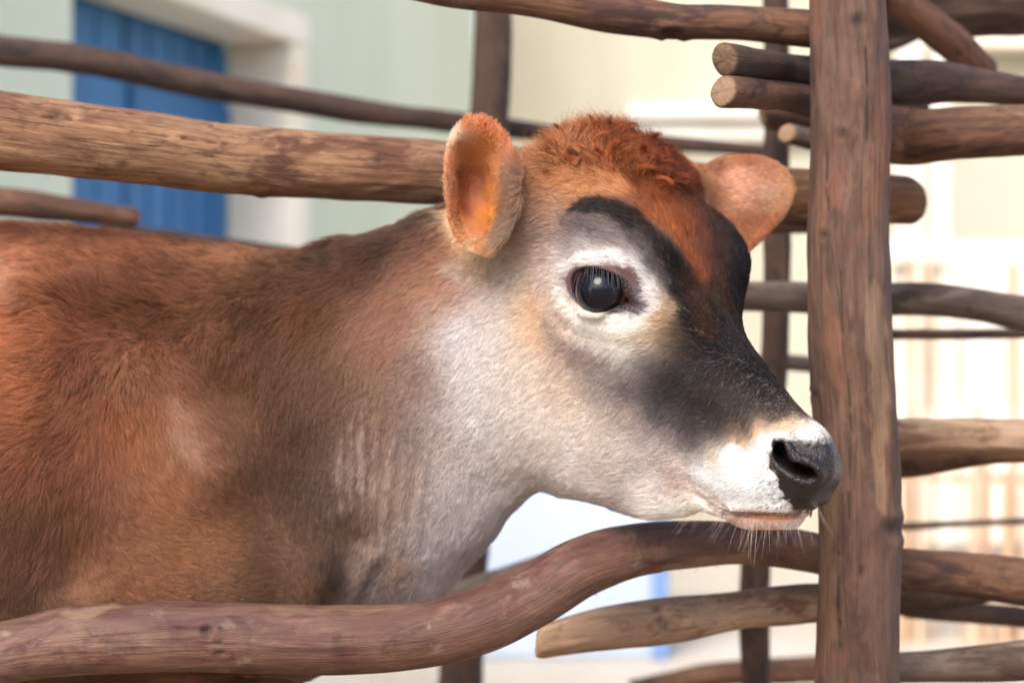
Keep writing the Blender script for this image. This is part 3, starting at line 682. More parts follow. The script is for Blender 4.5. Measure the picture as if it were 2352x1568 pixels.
# the curled locks on the crown
LR, LD = [], []
zone = (sstep(.25, .95, tuft)**1.5)[T].mean(1)*ar*(facing > -.6); lt = rng.choice(len(T), 150, p=zone/zone.sum())
KL, HPL = 9, 75
lp = np.zeros((150*HPL, KL, 3)); lc_ = np.zeros((150*HPL, 3))
for i, t_ in enumerate(lt):
    n0 = S.N[T[t_]].mean(0); n0 /= np.linalg.norm(n0); g = cen[t_]; fl = dirv[T[t_]].mean(0); fl -= n0*(fl@n0); fl /= np.linalg.norm(fl)+1e-9
    top = .45 if n0[2] > .5 else .15
    d_ = n0*(top+.35*rng.random())+fl*.8+rng.normal(size=3)*.25; d_ /= np.linalg.norm(d_)
    ax_ = np.cross(d_, n0)*(.8 if rng.random() < .75 else -.8)+rng.normal(size=3)*.55; ax_ /= np.linalg.norm(ax_)
    LL = rng.uniform(.016, .030); turn = rng.uniform(1.0, 2.9)/(KL-1); path = [g.copy()]; dd = d_.copy()
    for j in range(KL-1):
        c1, s1 = math.cos(turn), math.sin(turn); dd = dd*c1+np.cross(ax_, dd)*s1+ax_*(ax_@dd)*(1-c1); path.append(path[-1]+dd*LL/(KL-1))
    path = np.array(path); off = rng.normal(size=(HPL, 3))*.0020; off -= np.outer(off@n0, n0); pj = rng.normal(size=(HPL, 3))*.0009
    u_ = np.linspace(0, 1, KL)[None, :, None]; a = i*HPL
    lp[a:a+HPL] = path[None]+off[:, None]*(1-.72*u_**.8)+pj[:, None]*u_**2+vnoise(path*1.0, 900, i)[None, :, None]*.0002
    lp[a:a+HPL, 0] -= n0*.0006
    base = col[T[t_]].mean(0)*rng.uniform(.65, 1.2); lc_[a:a+HPL] = base[None]*(1+.16*rng.normal(size=(HPL, 1)))*np.array([1., .93, .84])
lc_ = np.clip(lc_, .003, .8)
lrad = np.repeat((.00012*(1-.8*np.linspace(0, 1, KL)**1.8))[None], 150*HPL, 0)
def newmat(name):
    m = bpy.data.materials.new(name); m.use_nodes = True; nt = m.node_tree; return m, nt, nt.nodes['Principled BSDF']
def node(nt, t, **k):
    n = nt.nodes.new(t)
    for a, b in k.items():
        if a == 'inp':
            for i, v in b.items(): n.inputs[i].default_value = v
        else: setattr(n, a, b)
    return n
# skin under the fur
mskin, nt, bs = newmat("calf skin")
at = node(nt, 'ShaderNodeAttribute', attribute_name='coat'); nt.links.new(at.outputs['Color'], bs.inputs['Base Color'])
wt = node(nt, 'ShaderNodeAttribute', attribute_name='wet'); wx = node(nt, 'ShaderNodeAttribute', attribute_name='waxy')
tc = node(nt, 'ShaderNodeTexCoord')
vo = node(nt, 'ShaderNodeTexVoronoi', feature='SMOOTH_F1', inp={'Scale': 480.0}); nt.links.new(tc.outputs['Object'], vo.inputs['Vector'])
no = node(nt, 'ShaderNodeTexNoise', inp={'Scale': 900.0, 'Detail': 3.0}); nt.links.new(tc.outputs['Object'], no.inputs['Vector'])
mx = node(nt, 'ShaderNodeMath', operation='MULTIPLY'); nt.links.new(vo.outputs['Distance'], mx.inputs[0]); nt.links.new(wt.outputs['Fac'], mx.inputs[1])
sub = node(nt, 'ShaderNodeMath', operation='SUBTRACT'); nt.links.new(no.outputs['Fac'], sub.inputs[0]); nt.links.new(mx.outputs[0], sub.inputs[1])
bp = node(nt, 'ShaderNodeBump', inp={'Strength': .8, 'Distance': .0012}); nt.links.new(sub.outputs[0], bp.inputs['Height']); nt.links.new(bp.outputs[0], bs.inputs['Normal'])
mr = node(nt, 'ShaderNodeMapRange', inp={3: .75, 4: .22}); nt.links.new(wt.outputs['Fac'], mr.inputs[0])
mr2 = node(nt, 'ShaderNodeMath', operation='MULTIPLY_ADD', inp={1: -.12}); nt.links.new(wx.outputs['Fac'], mr2.inputs[0]); nt.links.new(mr.outputs[0], mr2.inputs[2])
nt.links.new(mr2.outputs[0], bs.inputs['Roughness'])
S.me.materials.clear(); S.me.materials.append(mskin)
sm_ = node(nt, 'ShaderNodeMapRange', inp={3: .5, 4: .38}); nt.links.new(wt.outputs['Fac'], sm_.inputs[0]); nt.links.new(sm_.outputs[0], bs.inputs['Specular IOR Level'])
# hair
mh, nt, bs = newmat("calf hair"); nt.nodes.remove(bs)
bs = node(nt, 'ShaderNodeBsdfPrincipled')
at = node(nt, 'ShaderNodeAttribute', attribute_name='coat'); nt.links.new(at.outputs['Color'], bs.inputs['Base Color'])
bs.inputs['Roughness'].default_value = .5; bs.inputs['Specular IOR Level'].default_value = .22
nt.links.new(bs.outputs[0], nt.nodes['Material Output'].inputs[0])
# eye
me_, nt, bs = newmat("calf eye")
tc = node(nt, 'ShaderNodeTexCoord'); sx = node(nt, 'ShaderNodeSeparateXYZ'); nt.links.new(tc.outputs['Object'], sx.inputs[0])
cr = node(nt, 'ShaderNodeValToRGB'); mp = node(nt, 'ShaderNodeMapRange', inp={1: 0.0, 2: RE}); nt.links.new(sx.outputs[2], mp.inputs[0]); nt.links.new(mp.outputs[0], cr.inputs[0])
e = cr.color_ramp.elements; e[0].position = .40; e[0].color = (.15, .07, .05, 1); e[1].position = .47; e[1].color = (.012, .008, .008, 1)
x = e.new(.80); x.color = (.006, .006, .011, 1); x = e.new(.86); x.color = (.002, .003, .007, 1)
nt.links.new(cr.outputs[0], bs.inputs['Base Color']); bs.inputs['Roughness'].default_value = .05; bs.inputs['IOR'].default_value = 1.376; bs.inputs['Specular IOR Level'].default_value = .5
eye1.data.materials.append(me_)
# ================================================================== THINGS
def tag(o, label=None, cat=None, group=None, kind=None):
    if label: o['label'] = label
    if cat: o['category'] = cat
    if group: o['group'] = group
    if kind: o['kind'] = kind
    return o
def empty(name, loc):
    o = bpy.data.objects.new(name, None); o.location = loc; o.empty_display_size = .05; C.objects.link(o); return o
def mesh_obj(name, V, F, mat, parent=None, smooth=True):
    me = bpy.data.meshes.new(name); me.from_pydata([tuple(v) for v in V], [], [tuple(f_) for f_ in F])
    me.polygons.foreach_set('use_smooth', [smooth]*len(me.polygons)); me.materials.append(mat); me.update()
    o = bpy.data.objects.new(name, me); C.objects.link(o)
    if parent is not None:
        o.parent = parent; o.matrix_parent_inverse = parent.matrix_world.inverted() if False else o.matrix_parent_inverse
        o.location = -Vector(parent.location)
    return o
def srgb(c): return tuple(float(x) for x in lin(c))+(1,)
def wood(name, a, b_, c, patch=9, grain=1.0, rough=.84, crack=.5, spots=0.0, spotc=(190,170,150), scale=1.0, bump=.5, gain=1.0):
    """weathered pole: long grain, stained patches, cracks, pale scuffs"""
    m, nt, bs = newmat(name)
    srgb = lambda c: tuple(float(x)*gain for x in lin(c))+(1,)
    at = node(nt, 'ShaderNodeAttribute', attribute_name='grain')
    def mapped(sx, sy):
        mp = node(nt, 'ShaderNodeVectorMath', operation='MULTIPLY'); mp.inputs[1].default_value = (sx, sy, sy); nt.links.new(at.outputs['Vector'], mp.inputs[0]); return mp.outputs[0]
    def noise(vec, s, det=6, r=.6, dist=0):
        n = node(nt, 'ShaderNodeTexNoise', inp={'Scale': s, 'Detail': det, 'Roughness': r, 'Distortion': dist}); nt.links.new(vec, n.inputs['Vector']); return n.outputs['Fac']
    def ramp(f_, p0, p1, c0=0, c1=1):
        r = node(nt, 'ShaderNodeMapRange', inp={1: p0, 2: p1, 3: c0, 4: c1}); nt.links.new(f_, r.inputs[0]); return r.outputs[0]
    def mixc(fac, c0, c1):
        mx = node(nt, 'ShaderNodeMix', data_type='RGBA'); 
        for s_, v in ((6, c0), (7, c1)):
            if isinstance(v, tuple): mx.inputs[s_].default_value = v
            else: nt.links.new(v, mx.inputs[s_])
        nt.links.new(fac, mx.inputs[0]) if not isinstance(fac, float) else None
        return mx.outputs[2]
    pt = noise(mapped(.45, 1.3), patch*1.6*scale, 6, .7, .8); pt2 = noise(mapped(.35, 1), patch*3.1*scale, 4, .6, .4)
    gr = noise(mapped(.06, 1), 420*grain*scale, 5, .7); gr2 = noise(mapped(.12, 1), 130*grain*scale, 4, .6)
    col1 = mixc(ramp(pt, .42, .60), srgb(a), srgb(b_))
    col2a = mixc(ramp(pt2, .54, .62), col1, srgb(c)); pt3 = noise(mapped(.5, 1), 42*scale, 5, .7, 1.2); col2 = mixc(ramp(pt3, .52, .64, 0, .7), col2a, tuple(x*.55 for x in srgb(c)[:3])+(1,))
    dk = tuple(x*.42 for x in srgb(a)[:3])+(1,)
    col3 = mixc(ramp(gr, .50, .72, 0, .75), col2, dk)
    lt = tuple(min(.9, x*1.5) for x in srgb(b_)[:3])+(1,)
    pt4 = noise(mapped(.4, 1), 26*scale, 6, .7, 1.5); col4a = mixc(ramp(gr2, .56, .74, 0, .5), col3, lt); col4 = mixc(ramp(pt4, .55, .68, 0, .65), col4a, lt)
    cr = noise(mapped(.035, 1), 70*scale, 3, .5, .3)
    cc = node(nt, 'ShaderNodeMath', operation='SUBTRACT', inp={1: .5}); nt.links.new(cr, cc.inputs[0]); ca_ = node(nt, 'ShaderNodeMath', operation='ABSOLUTE'); nt.links.new(cc.outputs[0], ca_.inputs[0])
    crk = ramp(ca_.outputs[0], .0, .006, crack, 0)
    col5 = mixc(crk, col4, tuple(x*.25 for x in srgb(a)[:3])+(1,))
    if spots:
        vo = node(nt, 'ShaderNodeTexVoronoi', inp={'Scale': 48*scale, 'Randomness': 1.0})
        dn = node(nt, 'ShaderNodeTexNoise', inp={'Scale': 140*scale, 'Detail': 4.0}); nt.links.new(mapped(1, 1), dn.inputs['Vector']); da = node(nt, 'ShaderNodeVectorMath', operation='MULTIPLY_ADD'); da.inputs[1].default_value = (.022, .022, .022); nt.links.new(dn.outputs['Color'], da.inputs[0]); nt.links.new(mapped(.6, 1), da.inputs[2]); nt.links.new(da.outputs[0], vo.inputs['Vector'])
        sp = ramp(vo.outputs['Distance'], .04, .34, spots, 0); nn_ = ramp(noise(mapped(1, 1), 30*scale), .5, .56); ml_ = node(nt, 'ShaderNodeMath', operation='MULTIPLY'); nt.links.new(sp, ml_.inputs[0]); nt.links.new(nn_, ml_.inputs[1])
        col5 = mixc(ml_.outputs[0], col5, srgb(spotc))
    kn = node(nt, 'ShaderNodeAttribute', attribute_name='knot')
    col6 = mixc(ramp(kn.outputs['Fac'], .2, 1, 0, .85), col5, tuple(x*.3 for x in srgb(a)[:3])+(1,))
    en = node(nt, 'ShaderNodeAttribute', attribute_name='cut')
    col7 = mixc(en.outputs['Fac'], col6, srgb((196,158,120)))
    nt.links.new(col7, bs.inputs['Base Color']); bs.inputs['Roughness'].default_value = rough
    h = node(nt, 'ShaderNodeMath', operation='MULTIPLY_ADD', inp={1: -1.5}); nt.links.new(crk, h.inputs[0]); nt.links.new(gr, h.inputs[2])
    h2 = node(nt, 'ShaderNodeMath', operation='ADD'); nt.links.new(h.outputs[0], h2.inputs[0]); nt.links.new(gr2, h2.inputs[1])
    bp = node(nt, 'ShaderNodeBump', inp={'Strength': bump, 'Distance': .003}); nt.links.new(h2.outputs[0], bp.inputs['Height']); nt.links.new(bp.outputs[0], bs.inputs['Normal'])
    return m
W_TAN = wood("bare tan pole", (158,108,74), (204,156,114), (126,76,50), grain=1, spots=.35, spotc=(196,176,156), bump=1.0, gain=0.55)
W_RED = wood("smooth reddish bark", (132,84,66), (166,120,96), (120,58,50), patch=9, grain=.6, rough=.66, crack=.0, spots=.7, spotc=(196,170,144), bump=.6, gain=0.36)
W_POST = wood("brown post bark", (108,76,60), (144,108,88), (158,106,80), patch=9, grain=.5, crack=.2, spots=.3, spotc=(172,148,128), bump=.9, gain=0.42)
W_DARK = wood("dark brown pole", (96,66,50), (132,94,70), (74,48,38), patch=9, grain=.5, crack=.3, bump=.6, gain=0.28)
W_RUST = wood("rusty brown pole", (118,76,54), (162,112,80), (88,54,40), patch=10, grain=.5, crack=.3, spots=.3, bump=.6, gain=0.38)
W_PALE = wood("pale stripped pole", (170,134,104), (198,164,134), (136,96,72), patch=8, grain=.6, crack=.3, bump=.4, gain=0.6)
W_GREY = wood("grey weathered pole", (126,104,90), (158,138,122), (88,64,52), patch=8, grain=.6, crack=.3, bump=.4, gain=0.48)

def log(name, path, mat, label, cat="wooden rail", group=None, knots=(), seg=None, seed=0, rough_=.095, cuts=(1, 1), step=.006, m=56, lump=.06, peels=(), cracks=(), slivers=0, obl=.8):
    """a natural pole: path of (px, py, depth, radius in photo units)"""
    r = np.random.default_rng(seed); pc = np.array([P(a, b, y) for a, b, y, _ in path]); rr = np.array([q*.6*(y-CY)/2352 for _, _, y, q in path])
    t = np.arange(len(pc)); tt = np.linspace(0, len(pc)-1, 400); c = spl(t, pc, tt); ln = np.concatenate([[0], np.cumsum(np.linalg.norm(np.diff(c, axis=0), axis=1))])
    n = max(12, int(ln[-1]/step)); s = np.linspace(0, ln[-1], n); ti = np.interp(s, ln, tt); c = spl(t, pc, ti); rad = spl(t, rr, ti)
    d = np.gradient(c, axis=0); d /= np.linalg.norm(d, axis=1)[:, None]
    ref = np.array([0, 1., .02]); u = np.cross(d, ref); u /= np.linalg.norm(u, axis=1)[:, None]; w = np.cross(u, d)
    a = np.linspace(0, 2*np.pi, m, endpoint=False)
    A, Sg = np.meshgrid(a, s); R0 = rad[:, None]*np.ones_like(A)
    ph = r.random(12)*6.28
    bend = np.stack([np.sin(s*9+ph[0])*.5+np.sin(s*23+ph[1])*.3, np.sin(s*11+ph[2])*.5+np.sin(s*27+ph[3])*.3], 1)*rad[:, None]*lump
    local = np.stack([Sg, np.cos(A)*R0, np.sin(A)*R0], -1).reshape(-1, 3)
    nzv = vnoise(local*np.array([.5, 1, 1]), 60, seed+50)*.6+vnoise(local*np.array([.35, 1, 1]), 190, seed+51)*.45+vnoise(local*np.array([.25, 1, 1]), 480, seed+52)*.25
    R = R0*(1+rough_*nzv.reshape(A.shape))
    V = (c+u*bend[:, :1]+w*bend[:, 1:])[:, None]+R[..., None]*(u[:, None]*np.cos(A)[..., None]+w[:, None]*np.sin(A)[..., None])
    Vf = V.reshape(-1, 3).copy(); kn = np.zeros(len(Vf)); q = proj(Vf); N = (V-(c+u*bend[:, :1]+w*bend[:, 1:])[:, None]).reshape(-1, 3); N /= np.linalg.norm(N, axis=1)[:, None]
    vis = N[:, 1] < .1
    for kx, ky, ks, kh in knots:                              # twig stubs: a swollen ring round a dark eye
        dd = np.linalg.norm((q-np.array([kx, ky]))*np.array([.8, 1]), axis=1)/ks
        e_ = np.exp(-((dd-1.0)/.55)**2)*vis; i_ = np.exp(-(dd/.62)**2)*vis
        Vf += N*(kh*(e_*.8-i_*.9))[:, None]; kn = np.maximum(kn, i_+.25*e_)
    pl = np.zeros(len(Vf))
    for poly, am in peels:                                    # bark rubbed off in a patch
        sd_p = poly_sd(q+np.stack([vnoise(local, 160, seed+60), vnoise(local, 160, seed+61)], 1)*9, smooth_poly(poly)); pl = np.maximum(pl, am*sstep(5, -4, sd_p)*vis)
        Vf -= N*(sstep(2, -3, sd_p)*vis*.0006)[:, None]
    for ln_, cw in cracks:
        best = np.full(len(Vf), 99.)
        for (xa, ya), (xb, yb) in zip(ln_, ln_[1:]):
            A_ = np.array([xa, ya], float); ab = np.array([xb-xa, yb-ya], float); t_ = np.clip(((q-A_)@ab)/(ab@ab), 0, 1); taper = 1.0
            best = np.minimum(best, np.linalg.norm(q-A_-t_[:, None]*ab, axis=1)+2.5*vnoise(local, 500, seed+71))
        e_ = sstep(cw, cw*.3, best)*vis; Vf -= N*(e_*.0022)[:, None]; kn = np.maximum(kn, e_)
    V = Vf.reshape(V.shape)
    V0 = [x for x in Vf]; F = [(i*m+j, i*m+(j+1) % m, (i+1)*m+(j+1) % m, (i+1)*m+j) for i in range(n-1) for j in range(m)]
    g = list(local); cut = list(pl); kn = list(kn)
    for e_, ring, sgn in ((0, 0, -1), (1, n-1, 1)):           # cut ends, worn round
        ob = d[ring]*sgn*rad[ring]*obl; tl = .5+.5*np.cos(a+seed*1.9)
        V[ring] += ob*tl[:, None]*min(1., cuts[e_])
        for j in range(m): V0[ring*m+j] = V[ring][j]
        base = ring*m; cc = V[ring].mean(0); dr = d[ring]*sgn; prev = [base+j for j in range(m)]
        for f_, o_ in ((.93, .10), (.80, .17), (.4, .20)):
            st = len(V0)
            for j in range(m):
                jit = 1+.10*math.sin(j*.55+seed)+.06*math.sin(j*1.7+seed*2)
                V0.append(cc+(V[ring][j]-cc)*f_+dr*rad[ring]*o_*cuts[e_]*jit); g.append(np.array([Sg[ring, 0], local[base+j][1]*f_, local[base+j][2]*f_])); cut.append(1. if f_ < .9 else .3); kn.append(0)
            cur = [st+j for j in range(m)]
            F += [((prev[j], cur[j], cur[(j+1) % m], prev[(j+1) % m]) if sgn < 0 else (prev[j], prev[(j+1) % m], cur[(j+1) % m], cur[j])) for j in range(m)]
            prev = cur
        V0.append(cc+dr*rad[ring]*.2*cuts[e_]); g.append(np.array([Sg[ring, 0], 0, 0])); cut.append(1.); kn.append(0); k_ = len(V0)-1
        F += [((k_, prev[(j+1) % m], prev[j]) if sgn < 0 else (k_, prev[j], prev[(j+1) % m])) for j in range(m)]
    nv = len(V0)
    # loose fibres standing off the bark
    for _ in range(slivers):
        i = r.integers(2, n-2); j = int((r.normal(.0, .35)*m/6.28+m*.75)) % m if False else r.integers(0, m)
        p = V[i, j]; nrm_ = N[i*m+j]
        if abs(nrm_[1]) > .75: continue
        L_ = r.uniform(.002, .007); dd = (d[i]*r.choice([-1, 1])*r.uniform(.4, 1)+nrm_*r.uniform(.3, 1.)+r.normal(size=3)*.3); dd /= np.linalg.norm(dd)
        sd2 = np.cross(dd, nrm_); sd2 /= np.linalg.norm(sd2)+1e-9; w_ = r.uniform(.0001, .0003); k_ = len(V0)
        mid = p+dd*L_*.5+nrm_*L_*.1; tip = p+dd*L_+nrm_*L_*r.uniform(-.3, .3)
        V0 += [p-sd2*w_, p+sd2*w_, mid+sd2*w_*.7, mid-sd2*w_*.7, tip, p+nrm_*w_*1.5, mid+nrm_*w_*1.5]
        F += [(k_, k_+1, k_+2, k_+3), (k_+3, k_+2, k_+4), (k_, k_+5, k_+6, k_+3), (k_+5, k_+1, k_+2, k_+6), (k_+3, k_+6, k_+4), (k_+6, k_+2, k_+4)]
        g += [local[i*m+j]]*7; cut += [.5]*7; kn += [0]*7
    o = mesh_obj(name, V0, F, mat)
    me = o.data
    for nm, tp, arr in (('grain', 'FLOAT_VECTOR', np.array(g)+seed*3.7), ('cut', 'FLOAT', np.array(cut)), ('knot', 'FLOAT', np.array(kn))):
        at = me.attributes.new(nm, tp, 'POINT'); at.data.foreach_set('vector' if tp == 'FLOAT_VECTOR' else 'value', arr.astype(np.float32).ravel())
    return tag(o, label, cat, group)

G1 = "rough wooden rails of the calf pen"
log("wooden_rail", [(-420,244,.10,98),(0,300,.10,90),(300,334,.12,85),(600,372,.15,80),(1010,398,.19,73),(1500,430,.26,66),(2060,458,.335,56)], W_TAN, "thick tan pole without bark running left to right just above the calf's back", group=G1,
    knots=[(128,268,22,.0012),(283,378,14,.0006),(600,455,26,-.0016),(868,368,16,.0008),(466,400,9,.0005)], cracks=[([(92,268),(128,268),(165,272)],4),([(20,232),(140,240),(330,262)],3),([(830,330),(885,331)],5),([(600,320),(760,335)],2.5),([(300,300),(520,330)],2.2)], seed=1, step=.003, m=96, rough_=.045, lump=.035, slivers=150)
log("wooden_rail", [(-300,1560,-.02,86),(0,1500,-.01,70),(160,1472,.0,78),(330,1462,.0,80),(520,1462,.002,80),(740,1466,.01,79),(960,1456,.02,76),(1100,1425,.03,76),(1220,1370,.05,72),(1330,1305,.07,68),(1440,1268,.095,62),(1560,1252,.12,56),(1700,1248,.15,50),(1850,1266,.18,46),(1990,1300,.205,46)], W_RED,
    "smooth reddish bark rail bending upward in front of the calf's chest", group=G1, peels=[([(1372,1440),(1440,1372),(1540,1305),(1700,1268),(1710,1296),(1560,1340),(1470,1395),(1400,1455)],.75),([(150,1400),(260,1388),(270,1402),(160,1418)],.6),([(640,1392),(900,1388),(900,1402),(650,1408)],.35)], cracks=[([(402,1441),(440,1447),(472,1447)],4),([(474,1440),(500,1436),(512,1446)],4),([(472,1452),(480,1480),(470,1505)],3.5),([(500,1470),(515,1500)],3)], knots=[(474,1447,17,.0022),(395,1428,9,.0012),(500,1500,14,.0010)], seed=2, step=.003, m=96, rough_=.038, lump=.03, slivers=70)
log("wooden_rail", [(-300,72,.85,38),(0,118,.85,36),(250,150,.87,34),(520,200,.9,32),(760,245,.95,29),(1060,285,1.0,25),(1300,312,1.05,20),(1760,344,1.1,16)], W_DARK, "thin dark knobbly rail crossing in front of the blue shutters", group=G1, seed=3, rough_=.10, lump=.25)
log("wooden_rail", [(-300,452,.75,34),(0,466,.75,34),(150,482,.77,30),(298,500,.8,24)], W_RUST, "short brown rail ending just above the calf's shoulders", group=G1, seed=4, rough_=.06)
log("wooden_rail", [(240,528,.95,20),(600,578,1.0,22),(900,620,1.05,20)], W_DARK, "dark rail almost hidden behind the dip of the calf's back", group=G1, seed=5)
log("wooden_rail", [(820,-60,.12,30),(1010,-18,.12,30),(1200,-4,.13,38),(1400,28,.14,44),(1540,48,.15,42),(1700,52,.16,40),(1860,66,.17,44),(1975,80,.18,44)], W_RUST, "reddish brown rail sloping across the top of the picture to the post", group=G1, seed=6, rough_=.07, knots=[(1545,80,22,.003)])
log("wooden_rail", [(1672,138,.06,38),(1860,166,.20,36),(2060,190,.27,52),(2180,190,.28,46),(2360,214,.3,34),(2600,230,.3,30)], W_DARK, "dark rail passing behind the post with its upper cut end showing", group=G1, seed=7, cuts=(1.2, 1))
log("wooden_rail", [(1670,212,.05,37),(1860,232,.19,38),(2060,312,.26,66),(2200,306,.22,62),(2360,296,.2,60),(2600,290,.2,60)], W_RUST, "thick reddish rail behind the post with a pale cut end on its left", group=G1, seed=8, cuts=(1.3, 1))
log("wooden_rail", [(1815,308,.32,22),(1900,330,.34,24),(2010,350,.35,24)], W_GREY, "short rail stub with a small pale end beside the post below the thick rails", group=G1, seed=9, cuts=(1, 1))
log("wooden_rail", [(1600,520,.50,26),(1780,508,.50,28),(1950,510,.5,30)], W_RUST, "brown rail behind the calf's far ear running into the post", group=G1, seed=10)
log("wooden_rail", [(1560,680,.42,34),(1800,682,.42,37),(1960,690,.42,36),(2120,688,.42,38),(2240,700,.41,38),(2380,722,.4,40),(2600,740,.4,40)], W_GREY, "grey brown rail level with the calf's eye crossing behind the post", group=G1, seed=11)
log("wooden_rail", [(1950,768,.55,12),(2200,768,.55,12),(2400,764,.55,11),(2600,762,.55,11)], W_DARK, "thin dark stick running right from the post above the bright gap", group=G1, seed=12)
log("wooden_rail", [(1650,842,.7,18),(1800,832,.7,18),(1960,850,.7,18)], W_GREY, "thin pale grey rail in the gap between the calf's nose bridge and the post", group=G1, seed=13)
log("wooden_rail", [(1930,1010,.3,46),(2100,1000,.3,42),(2352,1004,.28,42),(2600,1010,.27,42)], W_PALE, "pale stripped rail behind the post level with the calf's muzzle", group=G1, seed=14)
log("wooden_rail", [(1930,1050,.36,44),(2080,1058,.36,40),(2250,1040,.36,30),(2420,1032,.36,28),(2600,1030,.36,26)], W_RUST, "brown rail tucked under the pale stripped rail behind the post", group=G1, seed=15)
log("wooden_rail", [(1960,1206,.9,9),(2070,1208,.9,9),(2200,1202,.9,8),(2360,1196,.9,8),(2600,1190,.9,8)], W_DARK, "thinnest dark twig rail across the slatted fence right of the post", group=G1, seed=16)
log("wooden_rail", [(1960,1300,.25,50),(2100,1308,.25,48),(2250,1322,.24,52),(2400,1342,.22,54),(2600,1370,.2,56)], W_RUST, "thick mottled brown rail at lower right sloping down from the post", group=G1, seed=17, rough_=.05)
log("wooden_rail", [(1960,1380,.33,36),(2150,1372,.33,34),(2300,1352,.34,26),(2600,1330,.34,22)], W_DARK, "dark rail wedged beneath the thick mottled rail at lower right", group=G1, seed=18)
log("wooden_rail", [(2090,1396,.5,22),(2240,1408,.5,24),(2420,1424,.5,24),(2620,1440,.5,24)], W_DARK, "dark rail under the wedged rail at lower right", group=G1, seed=19)
log("wooden_rail", [(1960,1536,.22,34),(2120,1530,.22,36),(2300,1520,.2,46),(2420,1512,.18,50),(2600,1500,.18,50)], W_GREY, "grey rough rail in the bottom right corner", group=G1, seed=20, rough_=.06)
log("wooden_rail", [(1268,1466,.16,40),(1400,1440,.17,50),(1560,1420,.19,52),(1700,1400,.2,44),(1840,1388,.215,46),(1970,1380,.22,44)], W_PALE, "light tan split rail with a rounded broken end below the calf's chin", group=G1, seed=21, step=.004, cuts=(2.6, 1), rough_=.06, knots=[(1508,1398,12,.001)])
log("wooden_rail", [(900,1412,.6,26),(1060,1356,.6,24),(1220,1300,.6,22),(1400,1238,.6,22)], W_GREY, "blurred grey rail glimpsed beneath the calf's throat", group=G1, seed=22)
log("wooden_rail", [(1470,1580,1.0,26),(1640,1548,1.0,28),(1880,1536,1.0,30),(2060,1530,1.0,30)], W_RUST, "blurred brown rail along the bottom edge left of the post", group=G1, seed=23)
log("wooden_rail", [(1960,20,.55,84),(2150,5,.55,82),(2352,-2,.55,78),(2650,-20,.55,78)], W_DARK, "heavy dark log across the top right corner", group=G1, seed=24)
log("wooden_rail", [(2000,-60,.40,40),(2100,30,.42,40),(2200,110,.45,38),(2262,168,.47,34)], W_RUST, "reddish brown pole slanting down from the top right corner to the dark rail", group=G1, seed=25)
log("wooden_rail", [(1960,100,.7,30),(2050,96,.7,22),(2110,70,.7,20)], W_DARK, "short dark stub under the heavy top right log beside the post", group=G1, seed=26)
log("wooden_rail", [(1748,196,.50,34),(1860,214,.50,48),(1960,226,.50,54),(2080,236,.50,54)], W_DARK, "dark stubby log packed behind the two pale cut rail ends left of the post", group=G1, seed=31, rough_=.12)
log("wooden_rail", [(1765,268,.56,30),(1870,282,.56,36),(1990,296,.56,40)], W_RUST, "brown stub just beneath the packed dark log left of the post", group=G1, seed=33, rough_=.12)
log("wooden_rail", [(1740,480,.42,26),(1850,478,.42,40),(1960,480,.42,44)], W_DARK, "dark swollen rail end wedged between the far ear and the post", group=G1, seed=27)
G2 = "upright posts of the calf pen"
def pz(px, z, Y): d = Y-CY; return 784-(z-CZ)/(0.6*d)*2352
def post(path, zt, Y, mat, label, seed, **k):
    (x0, r0), (x1, r1) = path[0], path[-1]
    yt, yb = pz(0, zt, Y), pz(0, -.05, Y)
    pts = [(x0, yt, Y, r0)]+[(x, y, Y, r) for x, y, r in k.pop('mid', [])]+[(x1, yb, Y, r1)]
    ys = np.array([q[1] for q in pts]); yy = np.linspace(ys[0], ys[-1], 26); pts = [(np.interp(y_, ys, [q[0] for q in pts]), y_, Y, np.interp(y_, ys, [q[3] for q in pts])) for y_ in yy]
    return log("wooden_post", pts, mat, label, cat="wooden post", group=G2, seed=seed, **k)
post([(1948,86),(1980,102)], 2.02, .125, W_POST, "thick upright brown post in front of the rails, right of the calf's muzzle", 30, peels=[([(1998,640),(2030,700),(2040,900),(2036,1150),(2012,1150),(2006,900),(1985,760)],.55),([(1900,1000),(1925,1020),(1915,1400),(1890,1560),(1880,1300)],.25),([(1975,250),(1995,300),(1990,420),(1972,400)],.25)], mid=[(1950,0,90),(1955,300,91),(1958,600,92),(1960,880,96),(1962,1100,94),(1966,1200,97),(1968,1300,95),(1968,1568,94)], step=.004, m=90, rough_=.06, lump=.16,
     knots=[(1972,50,24,.002),(1934,308,17,.002),(1893,540,15,.002),(2052,1215,30,.003),(1870,905,14,.0015)], cracks=[([(1950,860),(1953,1020),(1948,1190)],4),([(1992,110),(1994,340)],3.5),([(1920,1240),(1926,1490)],4),([(1896,330),(1900,480)],3),([(1975,1300),(1972,1430)],3),([(1930,620),(1934,760)],3)])
post([(1785,30),(1776,34)], 1.95, .62, W_DARK, "slimmer brown post behind the muzzle, left of the thick post", 31, mid=[(1782,300,30),(1784,700,31),(1775,900,32),(1730,1320,34),(1735,1500,33)], lump=.1)
post([(1134,44),(1057,54)], 2.0, .95, W_DARK, "dark blurred post rising behind the calf's near ear", 32, mid=[(1130,100,43),(1125,300,44),(1075,1200,48),(1058,1540,52)])
